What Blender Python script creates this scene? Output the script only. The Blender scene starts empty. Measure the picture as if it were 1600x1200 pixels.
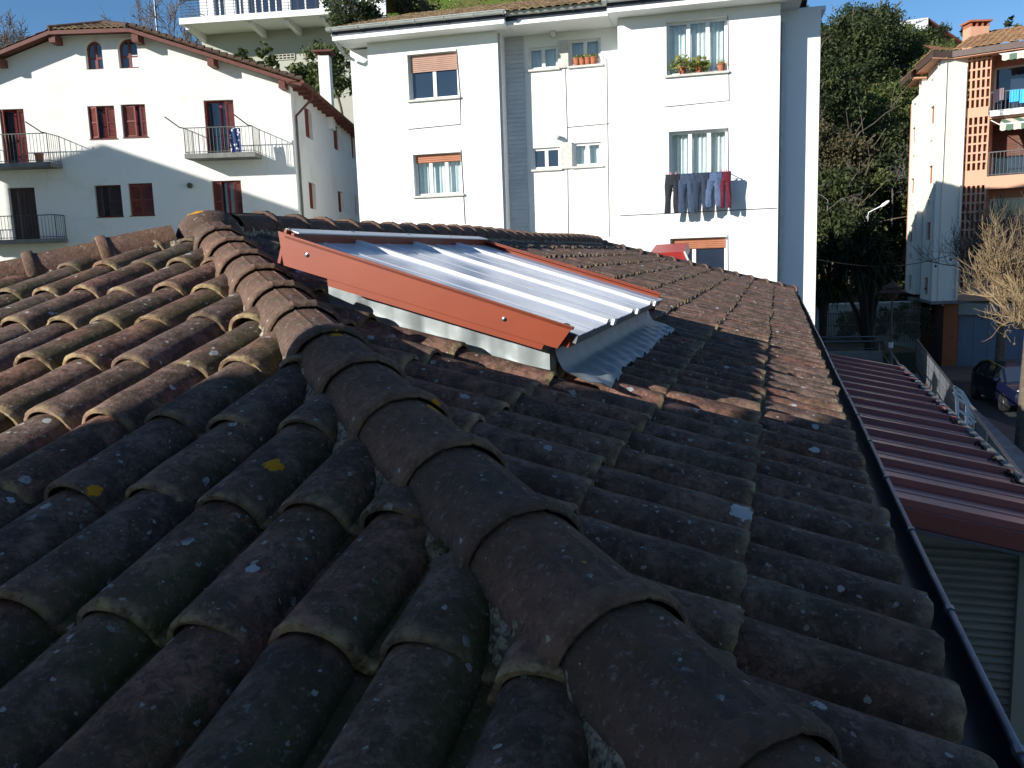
import bpy, bmesh, math, random
import numpy as np
from mathutils import Vector, Matrix
random.seed(7); rng = np.random.default_rng(7)
R = math.radians
scn = bpy.context.scene
COL = scn.collection
# ------------------------------------------------------------------ camera
FPX = 1320.0
PITCH, ROLL, AZ, SL = map(R, (8.47, -1.92, 17.52, 16.87))
cp, sp = math.cos(PITCH), math.sin(PITCH)
FW = np.array([0, cp, -sp]); UP0 = np.array([0, sp, cp]); RT0 = np.array([1., 0, 0])
RT = RT0*math.cos(ROLL) + UP0*math.sin(ROLL); UPV = UP0*math.cos(ROLL) - RT0*math.sin(ROLL)
cam = bpy.data.cameras.new('camera'); camo = bpy.data.objects.new('camera', cam); COL.objects.link(camo)
cam.sensor_width = 36; cam.lens = FPX/1600*36; cam.clip_start = .05; cam.clip_end = 1500
camo.matrix_world = Matrix([[RT[0], UPV[0], -FW[0], 0], [RT[1], UPV[1], -FW[1], 0], [RT[2], UPV[2], -FW[2], 0], [0, 0, 0, 1]])
scn.camera = camo
# ------------------------------------------------------------------ sky and sun
SAZ, SEL = R(56), R(20.8)          # direction the light travels / its elevation
w = bpy.data.worlds.new('World'); scn.world = w; w.use_nodes = True
nt = w.node_tree; nt.nodes.clear()
sk = nt.nodes.new('ShaderNodeTexSky'); sk.sky_type = 'NISHITA'; sk.sun_disc = False
sk.sun_elevation = SEL; sk.sun_rotation = SAZ + math.pi; sk.air_density = 1.0; sk.dust_density = 0.0; sk.ozone_density = 5.0
bg = nt.nodes.new('ShaderNodeBackground'); bg.inputs[1].default_value = .09
wo = nt.nodes.new('ShaderNodeOutputWorld'); hs_ = nt.nodes.new('ShaderNodeHueSaturation'); hs_.inputs['Saturation'].default_value = 1.08; nt.links.new(sk.outputs[0], hs_.inputs['Color']); nt.links.new(hs_.outputs[0], bg.inputs[0]); nt.links.new(bg.outputs[0], wo.inputs[0])
sl = bpy.data.lights.new('sun', 'SUN'); sl.energy = 5.0; sl.angle = R(.55); sl.color = (1, .955, .88)
so = bpy.data.objects.new('sun', sl); COL.objects.link(so)
LD = np.array([math.sin(SAZ)*math.cos(SEL), math.cos(SAZ)*math.cos(SEL), -math.sin(SEL)])
so.rotation_euler = Vector(-LD).to_track_quat('Z', 'Y').to_euler()
so.location = (-30, -20, 30)
scn.view_settings.view_transform = 'Standard'; scn.view_settings.look = 'None'
scn.view_settings.exposure = 0.56; scn.view_settings.gamma = 1
scn.cycles.max_bounces = 6; scn.cycles.transparent_max_bounces = 12
# ------------------------------------------------------------------ geometry helpers
def A3(*a): return np.array(a, float)
U = A3(math.sin(AZ), math.cos(AZ), 0); V = A3(math.cos(AZ), -math.sin(AZ), 0); Z = A3(0, 0, 1)
def ray(x, y): return FW + RT*(x-800)/FPX - UPV*(y-600)/FPX
def W(x, y, Y): d = ray(x, y); return d*Y/d[1]
def hit(x, y, n, p0): d = ray(x, y); return d*(n @ p0)/(n @ d)
def ground_hit(x, y, z): return hit(x, y, Z, A3(0, 0, z))
def uv(X): return A3(X @ U, X @ V, X[2])
def fuv(u, v, z): return U*u + V*v + Z*z
def unit(a): a = np.asarray(a, float); return a/np.linalg.norm(a)

class MB:
    """collects geometry in world space; build() links it as one mesh object"""
    def __init__(s): s.v = []; s.f = []; s.c = []; s.n = 0
    def add(s, verts, faces, col=None):
        verts = np.asarray(verts, float).reshape(-1, 3); s.v.append(verts)
        k = s.n; s.f.extend([tuple(i+k for i in f) for f in faces]); s.n += len(verts)
        if col is not None:
            c = np.asarray(col, float)
            if c.ndim == 1: c = np.tile(c, (len(verts), 1))
            s.c.append(c)
        else: s.c.append(np.zeros((len(verts), 3)))
        return s
    def box(s, o, a, b, c):       # corner o with edge vectors a, b, c
        o, a, b, c = map(lambda q: np.asarray(q, float), (o, a, b, c))
        v = [o, o+a, o+a+b, o+b, o+c, o+a+c, o+a+b+c, o+b+c]
        f = [(3, 2, 1, 0), (4, 5, 6, 7), (0, 1, 5, 4), (1, 2, 6, 5), (2, 3, 7, 6), (3, 0, 4, 7)]
        if np.dot(np.cross(a, b), c) < 0: f = [q[::-1] for q in f]
        return s.add(v, f)
    def bar(s, p, q, wd, ht=None, up=Z):     # rectangular bar p->q
        p = np.asarray(p, float); q = np.asarray(q, float); ht = ht or wd
        d = unit(q-p)
        if abs(d @ up) > .95: up = A3(0, 1, 0)
        a = unit(np.cross(d, up)); b = np.cross(a, d)
        return s.box(p-a*wd/2-b*ht/2, a*wd, b*ht, q-p)
    def tube(s, pts, rad, n=8, cap=True):
        pts = np.asarray(pts, float); m = len(pts)
        rad = np.full(m, rad) if np.isscalar(rad) else np.asarray(rad, float)
        vs = []; pa = None
        for i in range(m):
            d = unit(pts[min(i+1, m-1)]-pts[max(i-1, 0)])
            if pa is None:
                t = Z if abs(d[2]) < .9 else A3(1, 0, 0); a = unit(np.cross(d, t))
            else: a = unit(pa - d*(pa @ d))
            pa = a; b = np.cross(d, a)
            th = np.arange(n)*2*math.pi/n
            vs.append(pts[i] + rad[i]*(np.outer(np.cos(th), a)+np.outer(np.sin(th), b)))
        f = [(i*n+j, i*n+(j+1) % n, (i+1)*n+(j+1) % n, (i+1)*n+j) for i in range(m-1) for j in range(n)]
        if cap: f += [tuple(range(n))[::-1], tuple((m-1)*n+j for j in range(n))]
        return s.add(np.concatenate(vs), f)
    def grid(s, P, flip=False, col=None):    # P [m][n] points
        P = np.asarray(P, float); m, n = P.shape[:2]
        f = [(i*n+j, i*n+j+1, (i+1)*n+j+1, (i+1)*n+j) for i in range(m-1) for j in range(n-1)]
        if flip: f = [q[::-1] for q in f]
        return s.add(P.reshape(-1, 3), f, None if col is None else np.asarray(col).reshape(-1, 3))
    def poly(s, pts): return s.add(pts, [tuple(range(len(pts)))])
    def prism(s, pts, off):                  # closed polygon extruded by off
        pts = np.asarray(pts, float); n = len(pts)
        nn = np.zeros(3)
        for i in range(n): nn += np.cross(pts[i], pts[(i+1) % n])
        fl = nn @ np.asarray(off) > 0
        f = [tuple(range(n)), tuple(range(n, 2*n))[::-1]]+[(i, i+n, (i+1) % n+n, (i+1) % n) for i in range(n)]
        if fl: f = [q[::-1] for q in f]
        return s.add(np.concatenate([pts, pts+off]), f)
    def lathe(s, base, prof, n=16, axis=Z):
        axis = unit(axis); t = A3(1, 0, 0) if abs(axis[0]) < .9 else A3(0, 1, 0)
        a = unit(np.cross(axis, t)); b = np.cross(axis, a); th = np.arange(n)*2*math.pi/n
        vs = [np.asarray(base)+axis*z+r*(np.outer(np.cos(th), a)+np.outer(np.sin(th), b)) for r, z in prof]
        m = len(prof)
        f = [(i*n+j, i*n+(j+1) % n, (i+1)*n+(j+1) % n, (i+1)*n+j) for i in range(m-1) for j in range(n)]
        f += [tuple(range(n))[::-1], tuple((m-1)*n+j for j in range(n))]
        return s.add(np.concatenate(vs), f)
    def cuts(s, planes):                     # keep side where (x-p)·n < 0, for every (p, n)
        bm = bmesh.new(); me = s.mesh(); bm.from_mesh(me); bpy.data.meshes.remove(me)
        for p, n in planes:
            bmesh.ops.bisect_plane(bm, geom=bm.verts[:]+bm.edges[:]+bm.faces[:], dist=1e-6, plane_co=Vector(p), plane_no=Vector(n), clear_outer=True)
        lay = bm.verts.layers.float_color.get('tc')
        bm.verts.index_update(); bm.verts.ensure_lookup_table()
        v = np.array([q.co[:] for q in bm.verts]); c = np.array([q[lay][:3] for q in bm.verts]) if lay else None
        f = [tuple(q.index for q in g.verts) for g in bm.faces]; bm.free()
        s.v = [v]; s.f = f; s.c = [c if c is not None else np.zeros((len(v), 3))]; s.n = len(v)
        return s
    def mesh(s, name='mesh', off=None):
        v = np.concatenate(s.v) if s.v else np.zeros((0, 3))
        if off is not None: v = v-off
        me = bpy.data.meshes.new(name); me.from_pydata(v.tolist(), [], s.f)
        c = np.concatenate(s.c)
        if np.any(c):
            a = me.color_attributes.new('tc', 'FLOAT_COLOR', 'POINT')
            a.data.foreach_set('color', np.concatenate([c, np.ones((len(c), 1))], 1).ravel().astype(np.float32))
        return me
    def build(s, name, mat, parent=None, smooth=False, loc=None):
        v = np.concatenate(s.v)
        if parent is not None: off = np.array(wloc(parent))+0.0; origin = None
        if loc is None:
            if parent is None: loc = A3((v[:, 0].min()+v[:, 0].max())/2, (v[:, 1].min()+v[:, 1].max())/2, v[:, 2].min())
            else: loc = wloc(parent)
        me = s.mesh(name, loc)
        o = bpy.data.objects.new(name, me); COL.objects.link(o)
        me.materials.append(mat)
        if smooth:
            me.polygons.foreach_set('use_smooth', [True]*len(me.polygons))
            if smooth != 'all':
                bm = bmesh.new(); bm.from_mesh(me); an = R(smooth if smooth is not True else 40)
                for e in bm.edges:
                    if len(e.link_faces) == 2 and e.calc_face_angle(0) > an: e.smooth = False
                bm.to_mesh(me); bm.free()
        if parent is not None: o.parent = parent; o.location = Vector(loc)-Vector(wloc(parent))
        else: o.location = Vector(loc)
        WL[o.name] = A3(*loc)
        return o
WL = {}
def wloc(o): return WL[o.name]
def thing(name, label, cat, loc, group=None):
    o = bpy.data.objects.new(name, None); COL.objects.link(o); o.location = Vector(loc); o.empty_display_size = .2
    WL[o.name] = A3(*loc); return tag(o, label, cat, group)
def tag(o, label=None, cat=None, group=None, kind=None):
    if label: o['label'] = label
    if cat: o['category'] = cat
    if group: o['group'] = group
    if kind: o['kind'] = kind
    return o
def copy_tree(src, delta, label=None, rot=0, scale=1):
    c = src.copy(); COL.objects.link(c); c.location = src.location+Vector(delta); WL[c.name] = WL[src.name]+np.array(delta)
    c.rotation_euler.z += rot; c.scale = (scale,)*3
    if label: c['label'] = label
    for ch in list(src.children):
        d = ch.copy(); COL.objects.link(d); d.parent = c
        for g in ch.children:
            e = g.copy(); COL.objects.link(e); e.parent = d
    return c

# ------------------------------------------------------------------ materials
class N:
    def __init__(s, name):
        s.m = bpy.data.materials.new(name); s.m.use_nodes = True; s.t = s.m.node_tree; s.t.nodes.clear()
        s.out = s.t.nodes.new('ShaderNodeOutputMaterial'); s.b = s.t.nodes.new('ShaderNodeBsdfPrincipled')
        s.t.links.new(s.b.outputs[0], s.out.inputs[0]); s.tc = s.t.nodes.new('ShaderNodeTexCoord'); s.co = s.tc.outputs['Object']
    def n(s, typ, **k):
        x = s.t.nodes.new(typ)
        for a, b in k.items(): setattr(x, a, b)
        return x
    def l(s, a, b): s.t.links.new(a, b)
    def put(s, inp, val):
        if hasattr(val, 'links') or hasattr(val, 'is_output'): s.l(val, inp)
        else:
            if isinstance(val, (tuple, list)) and len(val) == 3 and inp.type == 'RGBA': val = (*val, 1)
            inp.default_value = val
    def noise(s, scale, detail=4, rough=.6, vec=None, dist=0):
        x = s.n('ShaderNodeTexNoise'); x.inputs['Scale'].default_value = scale; x.inputs['Detail'].default_value = detail
        x.inputs['Roughness'].default_value = rough; x.inputs['Distortion'].default_value = dist; s.l(vec or s.co, x.inputs['Vector']); return x.outputs['Fac']
    def mapr(s, v, a, b, c=0, d=1):
        x = s.n('ShaderNodeMapRange'); x.clamp = True
        for i, q in enumerate((a, b, c, d)): x.inputs[i+1].default_value = q
        s.put(x.inputs[0], v); return x.outputs[0]
    def math(s, op, a, b=0.0):
        x = s.n('ShaderNodeMath', operation=op); s.put(x.inputs[0], a); s.put(x.inputs[1], b); return x.outputs[0]
    def mix(s, f, a, b):
        x = s.n('ShaderNodeMix', data_type='RGBA'); s.put(x.inputs[0], f); s.put(x.inputs[6], a); s.put(x.inputs[7], b); return x.outputs[2]
    def scalev(s, v, sc):
        x = s.n('ShaderNodeMapping'); x.inputs['Scale'].default_value = sc; s.l(v, x.inputs[0]); return x.outputs[0]
    def bump(s, h, st=.3, d=.01):
        x = s.n('ShaderNodeBump'); x.inputs['Strength'].default_value = st; x.inputs['Distance'].default_value = d
        s.l(h, x.inputs['Height']); s.l(x.outputs[0], s.b.inputs['Normal'])
    def fin(s, col, rough=.8, metal=0, spec=.3):
        s.put(s.b.inputs['Base Color'], col); s.put(s.b.inputs['Roughness'], rough); s.b.inputs['Metallic'].default_value = metal
        s.b.inputs['Specular IOR Level'].default_value = spec; return s.m
def simple(name, c1, c2=None, scale=3, rough=.7, metal=0, bump=0, bscale=40, spec=.3, lo=.35, hi=.7, stretch=None):
    n = N(name); c2 = c2 or tuple(q*.8 for q in c1)
    v = n.scalev(n.co, stretch) if stretch else n.co
    f = n.mapr(n.noise(scale, 6, .65, v), lo, hi); col = n.mix(f, c1, c2)
    if bump: n.bump(n.noise(bscale, 5, .7), bump, .01)
    return n.fin(col, rough, metal, spec)
def plaster(name, c, dirt, amt=.35, siding=0):
    n = N(name)
    big = n.mapr(n.noise(.55, 6, .7), .52, .8, 0, amt)
    st = n.mapr(n.noise(1.6, 6, .75, n.scalev(n.co, (1.2, 1.2, .22))), .58, .8, 0, amt*.8)
    col = n.mix(big, c, dirt); col = n.mix(st, col, dirt)
    fine = n.noise(35, 4, .7)
    n.bump(fine, .25, .006)
    return n.fin(col, .9, 0, .1)

def tile_mat(name, spots=(), red=.5, body=None, cr_=1.0):
    """weathered clay: per-tile tint (tc.r), lichen rim (tc.g), channel moss (tc.b)"""
    n = N(name); at = n.n('ShaderNodeAttribute', attribute_name='tc'); sep = n.n('ShaderNodeSeparateColor'); n.l(at.outputs['Color'], sep.inputs[0])
    r, g, b = sep.outputs
    nz = n.noise(9, 6, .7); nb = n.noise(2.2, 4, .6); fine = n.noise(60, 5, .75); mid = n.noise(24, 5, .7)
    base = n.n('ShaderNodeValToRGB'); cr = base.color_ramp
    cols = body or [(0, (.170, .115, .095)), (.35, (.225, .148, .118)), (.62, (.265, .158, .120)), (.85, (.30, .142, .100)), (1, (.36, .15, .095))]
    cr.elements[0].position = cols[0][0]; cr.elements[0].color = (*cols[0][1], 1); cr.elements[1].position = cols[-1][0]; cr.elements[1].color = (*cols[-1][1], 1)
    for p, c in cols[1:-1]: e = cr.elements.new(p); e.color = (*c, 1)
    x = n.math('ADD', n.math('MULTIPLY', r, .75), n.math('MULTIPLY', nz, .5)); x = n.math('SUBTRACT', x, .15); n.l(x, base.inputs[0])
    col = base.outputs[0]
    low = n.noise(3.5, 3, .5); crust = n.noise(34, 6, .8, dist=.4)
    col = n.mix(n.mapr(n.math('ADD', low, n.math('MULTIPLY', mid, .35)), .74, .88, 0, .45*cr_), col, (.38, .115, .060))
    soot = n.mapr(n.math('ADD', nz, n.math('MULTIPLY', mid, .5)), .60, .84); col = n.mix(n.math('MULTIPLY', soot, .85*cr_), col, (.056, .038, .031))
    col = n.mix(n.mapr(crust, .51, .57, 0, .66*cr_), col, (.060, .039, .031))
    mossf = n.math('MULTIPLY', n.mapr(n.math('ADD', nb, n.math('MULTIPLY', crust, .6)), .74, .92), n.math('ADD', n.math('MULTIPLY', b, .85), .18))
    col = n.mix(n.math('MULTIPLY', mossf, .85), col, (.070, .072, .022))
    speck = n.mapr(fine, .56, .66); col = n.mix(n.math('MULTIPLY', speck, .45), col, (.30, .28, .25))
    rim = n.math('MULTIPLY', n.math('MULTIPLY', g, n.mapr(r, .1, .8, .35, 1)), n.mapr(mid, .40, .60, .0, 1)); col = n.mix(n.math('MULTIPLY', rim, .8), col, (.46, .35, .18))
    # lichen discs
    warp = n.n('ShaderNodeVectorMath', operation='ADD'); wn = n.n('ShaderNodeTexNoise'); wn.inputs['Scale'].default_value = 55; wn.inputs['Detail'].default_value = 5; n.l(n.co, wn.inputs['Vector'])
    ws = n.n('ShaderNodeVectorMath', operation='SCALE'); n.l(wn.outputs['Color'], ws.inputs[0]); ws.inputs['Scale'].default_value = .022
    n.l(n.co, warp.inputs[0]); n.l(ws.outputs[0], warp.inputs[1])
    clus = n.noise(5.5, 2, .5)
    for sc, rad, thr, c in ((17, .26, .68, (.42, .44, .44)), (45, .30, .72, (.36, .36, .33)), (8.5, .19, .84, (.46, .49, .49)), (60, .3, .8, (.11, .115, .10))):
        vo = n.n('ShaderNodeTexVoronoi'); vo.inputs['Scale'].default_value = sc; vo.inputs['Randomness'].default_value = 1; n.l(warp.outputs[0], vo.inputs['Vector'])
        cs = n.n('ShaderNodeSeparateColor'); n.l(vo.outputs['Color'], cs.inputs[0])
        m = n.math('LESS_THAN', vo.outputs['Distance'], n.math('MULTIPLY', cs.outputs[1], rad)); m = n.math('MULTIPLY', m, n.math('GREATER_THAN', cs.outputs[0], thr))
        m = n.math('MULTIPLY', m, n.mapr(mid, .38, .52, .25, .9)); m = n.math('MULTIPLY', m, n.mapr(clus, .40, .50)) if sc in (17, 60) else m; col = n.mix(m, col, c)
    if spots:
        gp = n.n('ShaderNodeNewGeometry'); wv = n.n('ShaderNodeVectorMath', operation='ADD'); ws2 = n.n('ShaderNodeVectorMath', operation='SCALE'); ws2.inputs['Scale'].default_value = .035
        n.l(wn.outputs['Color'], ws2.inputs[0]); n.l(gp.outputs['Position'], wv.inputs[0]); n.l(ws2.outputs[0], wv.inputs[1])
        for p, rd, c in spots:
            d = n.n('ShaderNodeVectorMath', operation='DISTANCE'); n.l(wv.outputs[0], d.inputs[0]); d.inputs[1].default_value = tuple(np.asarray(p)+.0175)
            m = n.math('MULTIPLY', n.math('LESS_THAN', d.outputs['Value'], rd), n.mapr(mid, .3, .42)); col = n.mix(m, col, c)
    hh = n.math('ADD', n.math('ADD', n.math('MULTIPLY', fine, .4), n.math('MULTIPLY', crust, .7)), n.math('MULTIPLY', nz, 1.6)); n.bump(hh, .8, .009)
    return n.fin(col, .88, 0, .18)

def leaf_mat(name, c1, c2, c3):
    n = N(name); at = n.n('ShaderNodeAttribute', attribute_name='tc'); sep = n.n('ShaderNodeSeparateColor'); n.l(at.outputs['Color'], sep.inputs[0])
    ra = n.n('ShaderNodeValToRGB'); cr = ra.color_ramp; cr.elements[0].color = (*c1, 1); cr.elements[1].color = (*c3, 1); e = cr.elements.new(.55); e.color = (*c2, 1)
    n.l(sep.outputs[0], ra.inputs[0]); n.fin(ra.outputs[0], .65, 0, .25)
    tr = n.n('ShaderNodeBsdfTranslucent'); n.l(ra.outputs[0], tr.inputs[0]); mx = n.n('ShaderNodeMixShader'); mx.inputs[0].default_value = .25
    n.l(n.b.outputs[0], mx.inputs[1]); n.l(tr.outputs[0], mx.inputs[2]); n.l(mx.outputs[0], n.out.inputs[0]); return n.m
def glass_mat(name, tint=(.02, .03, .05), rough=.03, wavy=True):
    n = N(name)
    if wavy: n.bump(n.noise(1.2, 2, .5), .12, .05)
    return n.fin(tint, rough, 0, .9)
def clear_glass(name):
    n = N(name); gl = n.n('ShaderNodeBsdfGlossy'); gl.inputs['Roughness'].default_value = .02; tr = n.n('ShaderNodeBsdfTransparent'); tr.inputs[0].default_value = (.85, .9, .92, 1)
    mx = n.n('ShaderNodeMixShader'); mx.inputs[0].default_value = .10; n.l(tr.outputs[0], mx.inputs[1]); n.l(gl.outputs[0], mx.inputs[2]); n.l(mx.outputs[0], n.out.inputs[0]); return n.m

M = {}
M['cream'] = plaster('cream_render', (.78, .77, .72), (.46, .44, .37), .55)
M['white'] = plaster('white_render', (.80, .81, .80), (.66, .66, .62), .22)
M['whiteP'] = plaster('ivory_render', (.80, .76, .66), (.62, .57, .48), .2)
M['peach'] = plaster('peach_render', (.60, .33, .22), (.48, .26, .18), .25)
M['greyrender'] = plaster('grey_render', (.42, .42, .36), (.30, .30, .26), .5)
M['beige'] = plaster('beige_render', (.36, .345, .29), (.23, .22, .19), .3)
M['mortar'] = simple('lime_mortar', (.48, .43, .31), (.10, .085, .065), 75, .95, 0, 1.0, 120, lo=.42, hi=.6)
M['wood'] = simple('brown_painted_wood', (.16, .055, .038), (.10, .034, .026), 6, .55, 0, .2, 60, stretch=(1, 1, 4))
M['shutter'] = simple('red_brown_shutter_paint', (.205, .055, .042), (.13, .036, .03), 5, .55)
M['oldwood'] = simple('dark_weathered_wood', (.085, .06, .06), (.045, .03, .03), 12, .8, 0, .4, 50, stretch=(3, 3, .4))
M['redcurtain'] = simple('red_door_leaf', (.30, .015, .025), (.2, .01, .015), 5, .5)
M['iron'] = simple('dark_iron', (.06, .065, .06), (.11, .10, .08), 12, .5, .3)
M['greyiron'] = simple('grey_painted_iron', (.20, .21, .20), (.12, .12, .11), 12, .5, .3)
M['galv'] = simple('galvanised_rail', (.17, .18, .20), (.12, .13, .145), 12, .35, .8)
M['glassd'] = glass_mat('window_glass')  # opaque dark tint stands in for the unlit space behind the glass
M['glassc'] = clear_glass('clear_window_glass')
M['frameW'] = simple('white_window_frame', (.78, .79, .78), (.7, .7, .68), 6, .4)
M['sill'] = simple('stone_sill', (.62, .61, .56), (.45, .44, .40), 8, .8)
M['blind'] = simple('brown_roller_blind', (.40, .24, .18), (.32, .19, .14), 4, .5)
M['blindo'] = simple('orange_brown_roller_blind', (.42, .17, .09), (.33, .13, .07), 4, .5)
M['curtain'] = simple('pale_curtain', (.72, .78, .74), (.6, .66, .64), 6, .9)
M['dark'] = simple('dark_interior', (.012, .012, .014), (.02, .018, .018), 3, .9)  # near-black colour stands in for unlit interiors
M['slate'] = simple('dark_fascia', (.05, .055, .07), (.035, .04, .05), 4, .4, .3)
M['gutterW'] = simple('pale_grey_gutter', (.50, .52, .51), (.38, .39, .38), 5, .4, .2)
M['gutterD'] = simple('dark_zinc_gutter', (.035, .042, .06), (.022, .026, .036), 7, .45, .5)
M['gutterLip'] = simple('zinc_gutter_lip', (.19, .21, .25), (.12, .13, .16), 9, .45, .6)
M['terra'] = simple('terracotta_painted_steel', (.255, .043, .011), (.215, .034, .009), 2.5, .42, .0, .05, 8, spec=.45)

M['redmetal'] = None
M['asphalt'] = simple('asphalt', (.055, .055, .058), (.038, .038, .04), 3, .9, 0, .5, 80)
M['paver'] = simple('red_brown_paving', (.20, .13, .10), (.13, .085, .07), 5, .9, 0, .5, 60)
M['conc'] = simple('concrete', (.24, .24, .23), (.14, .14, .13), 3, .9, 0, .4, 50)
M['brick'] = None
M['orange'] = plaster('orange_pillar', (.42, .13, .055), (.3, .09, .04), .3)
M['bluegrey'] = simple('blue_grey_garage_paint', (.19, .215, .265), (.155, .175, .22), 2, .6)
M['bark'] = simple('grey_bark', (.15, .12, .09), (.08, .065, .05), 8, .95, 0, .6, 40)
M['twig'] = simple('tan_twig_bark', (.29, .21, .115), (.16, .115, .07), 5, .9)
M['greytwig'] = simple('grey_twig_bark', (.17, .15, .14), (.11, .10, .09), 5, .9)
M['pot'] = simple('clay_pot', (.42, .15, .08), (.32, .11, .06), 8, .8)
def mk_poly():
    n = N('ribbed_polycarbonate'); f = n.mapr(n.noise(2.5, 4, .6), .35, .7)
    n.fin(n.mix(f, (.80, .84, .93), (.88, .91, .97)), n.mapr(n.noise(6, 3, .6), .3, .7, .16, .26), 0, .8)
    n.bump(n.noise(5, 3, .5), .06, .02)
    tl = n.n('ShaderNodeBsdfTranslucent'); tl.inputs[0].default_value = (.75, .82, .95, 1); mx = n.n('ShaderNodeMixShader'); mx.inputs[0].default_value = .2
    n.l(n.b.outputs[0], mx.inputs[1]); n.l(tl.outputs[0], mx.inputs[2]); n.l(mx.outputs[0], n.out.inputs[0]); return n.m
M['poly'] = mk_poly()
def mk_redmetal():
    n = N('burgundy_sheet_metal'); st = n.noise(3.0, 5, .7, n.scalev(n.co, (9, 9, 9))); f = n.mapr(n.noise(1.3, 5, .6), .35, .7)
    col = n.mix(f, (.33, .080, .055), (.25, .065, .05)); col = n.mix(n.mapr(st, .6, .8, 0, .5), col, (.40, .21, .17))
    n.bump(st, .08, .01); return n.fin(col, .33, .25, .7)
M['redmetal'] = mk_redmetal()
def mk_zinc():
    n = N('lead_grey_flashing'); f = n.mapr(n.noise(6, 6, .7), .35, .7); col = n.mix(f, (.30, .335, .34), (.20, .235, .25))
    col = n.mix(n.mapr(n.noise(13, 5, .6), .66, .78, 0, .5), col, (.55, .56, .53)); col = n.mix(n.mapr(n.noise(11, 6, .7), 
        .73, .78, 0, .7), col, (.25, .09, .05))
    n.bump(n.noise(5, 3, .5), .35, .02); return n.fin(col, .55, .12, .4)
M['zinc'] = mk_zinc()
def mk_brick():
    n = N('dark_brick'); br = n.n('ShaderNodeTexBrick'); br.inputs['Scale'].default_value = 1; br.inputs['Brick Width'].default_value = .25; br.inputs['Row Height'].default_value = .075; br.inputs['Mortar Size'].default_value = .012
    br.inputs['Color1'].default_value = (.16, .05, .03, 1); br.inputs['Color2'].default_value = (.11, .035, .022, 1); br.inputs['Mortar'].default_value = (.12, .10, .09, 1)
    mp = n.n('ShaderNodeCombineXYZ'); sx = n.n('ShaderNodeSeparateXYZ'); n.l(n.co, sx.inputs[0]); n.l(n.math('ADD', sx.outputs[0], sx.outputs[1]), mp.inputs[0]); n.l(sx.outputs[2], mp.inputs[1]); n.l(mp.outputs[0], br.inputs['Vector'])
    return n.fin(br.outputs[0], .85, 0, .2)
M['brick'] = mk_brick()
# ================================================================== the tiled roof in the foreground
T = math.tan(SL); CS, SN = math.cos(SL), math.sin(SL)
TW, TG = .2101, .37
PK = fuv(3.908, -2.9, .136); EV = .30        # roof peak, eave line of the right slope (v)
def z2(v): return -.612-(v+.43)*T            # valley level of the right slope
def z1(u): return .136-(3.908-u)*T           # valley level of the near (hip end) slope
GZ = -5.6
house = thing('tiled_house', 'low building under weathered clay tiles with a hipped roof filling the foreground', 'house', fuv(8, -2.9, GZ))
spots = []
OR = (.58, .27, .015); GL = (.46, .49, .48)
def h2(x, y, h=.09): return hit(x, y, np.array(V*T+Z), fuv(0, 0, z2(0)+h))
def h1(x, y, h=.09): return hit(x, y, np.array(-U*T+Z), fuv(3.908, 0, .136+h))
for x, y, rd in ((152, 757, .026), (430, 720, .026), (428, 650, .026), (440, 625, .022)): spots.append((h1(x, y), rd, OR))
for x, y, rd in ((1160, 800, .03), (1165, 812, .022), (1467, 1105, .02), (1275, 700, .02)): spots.append((h2(x, y), rd, GL))
tileM = tile_mat('weathered_clay_tile', spots)
capspots = []

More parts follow.
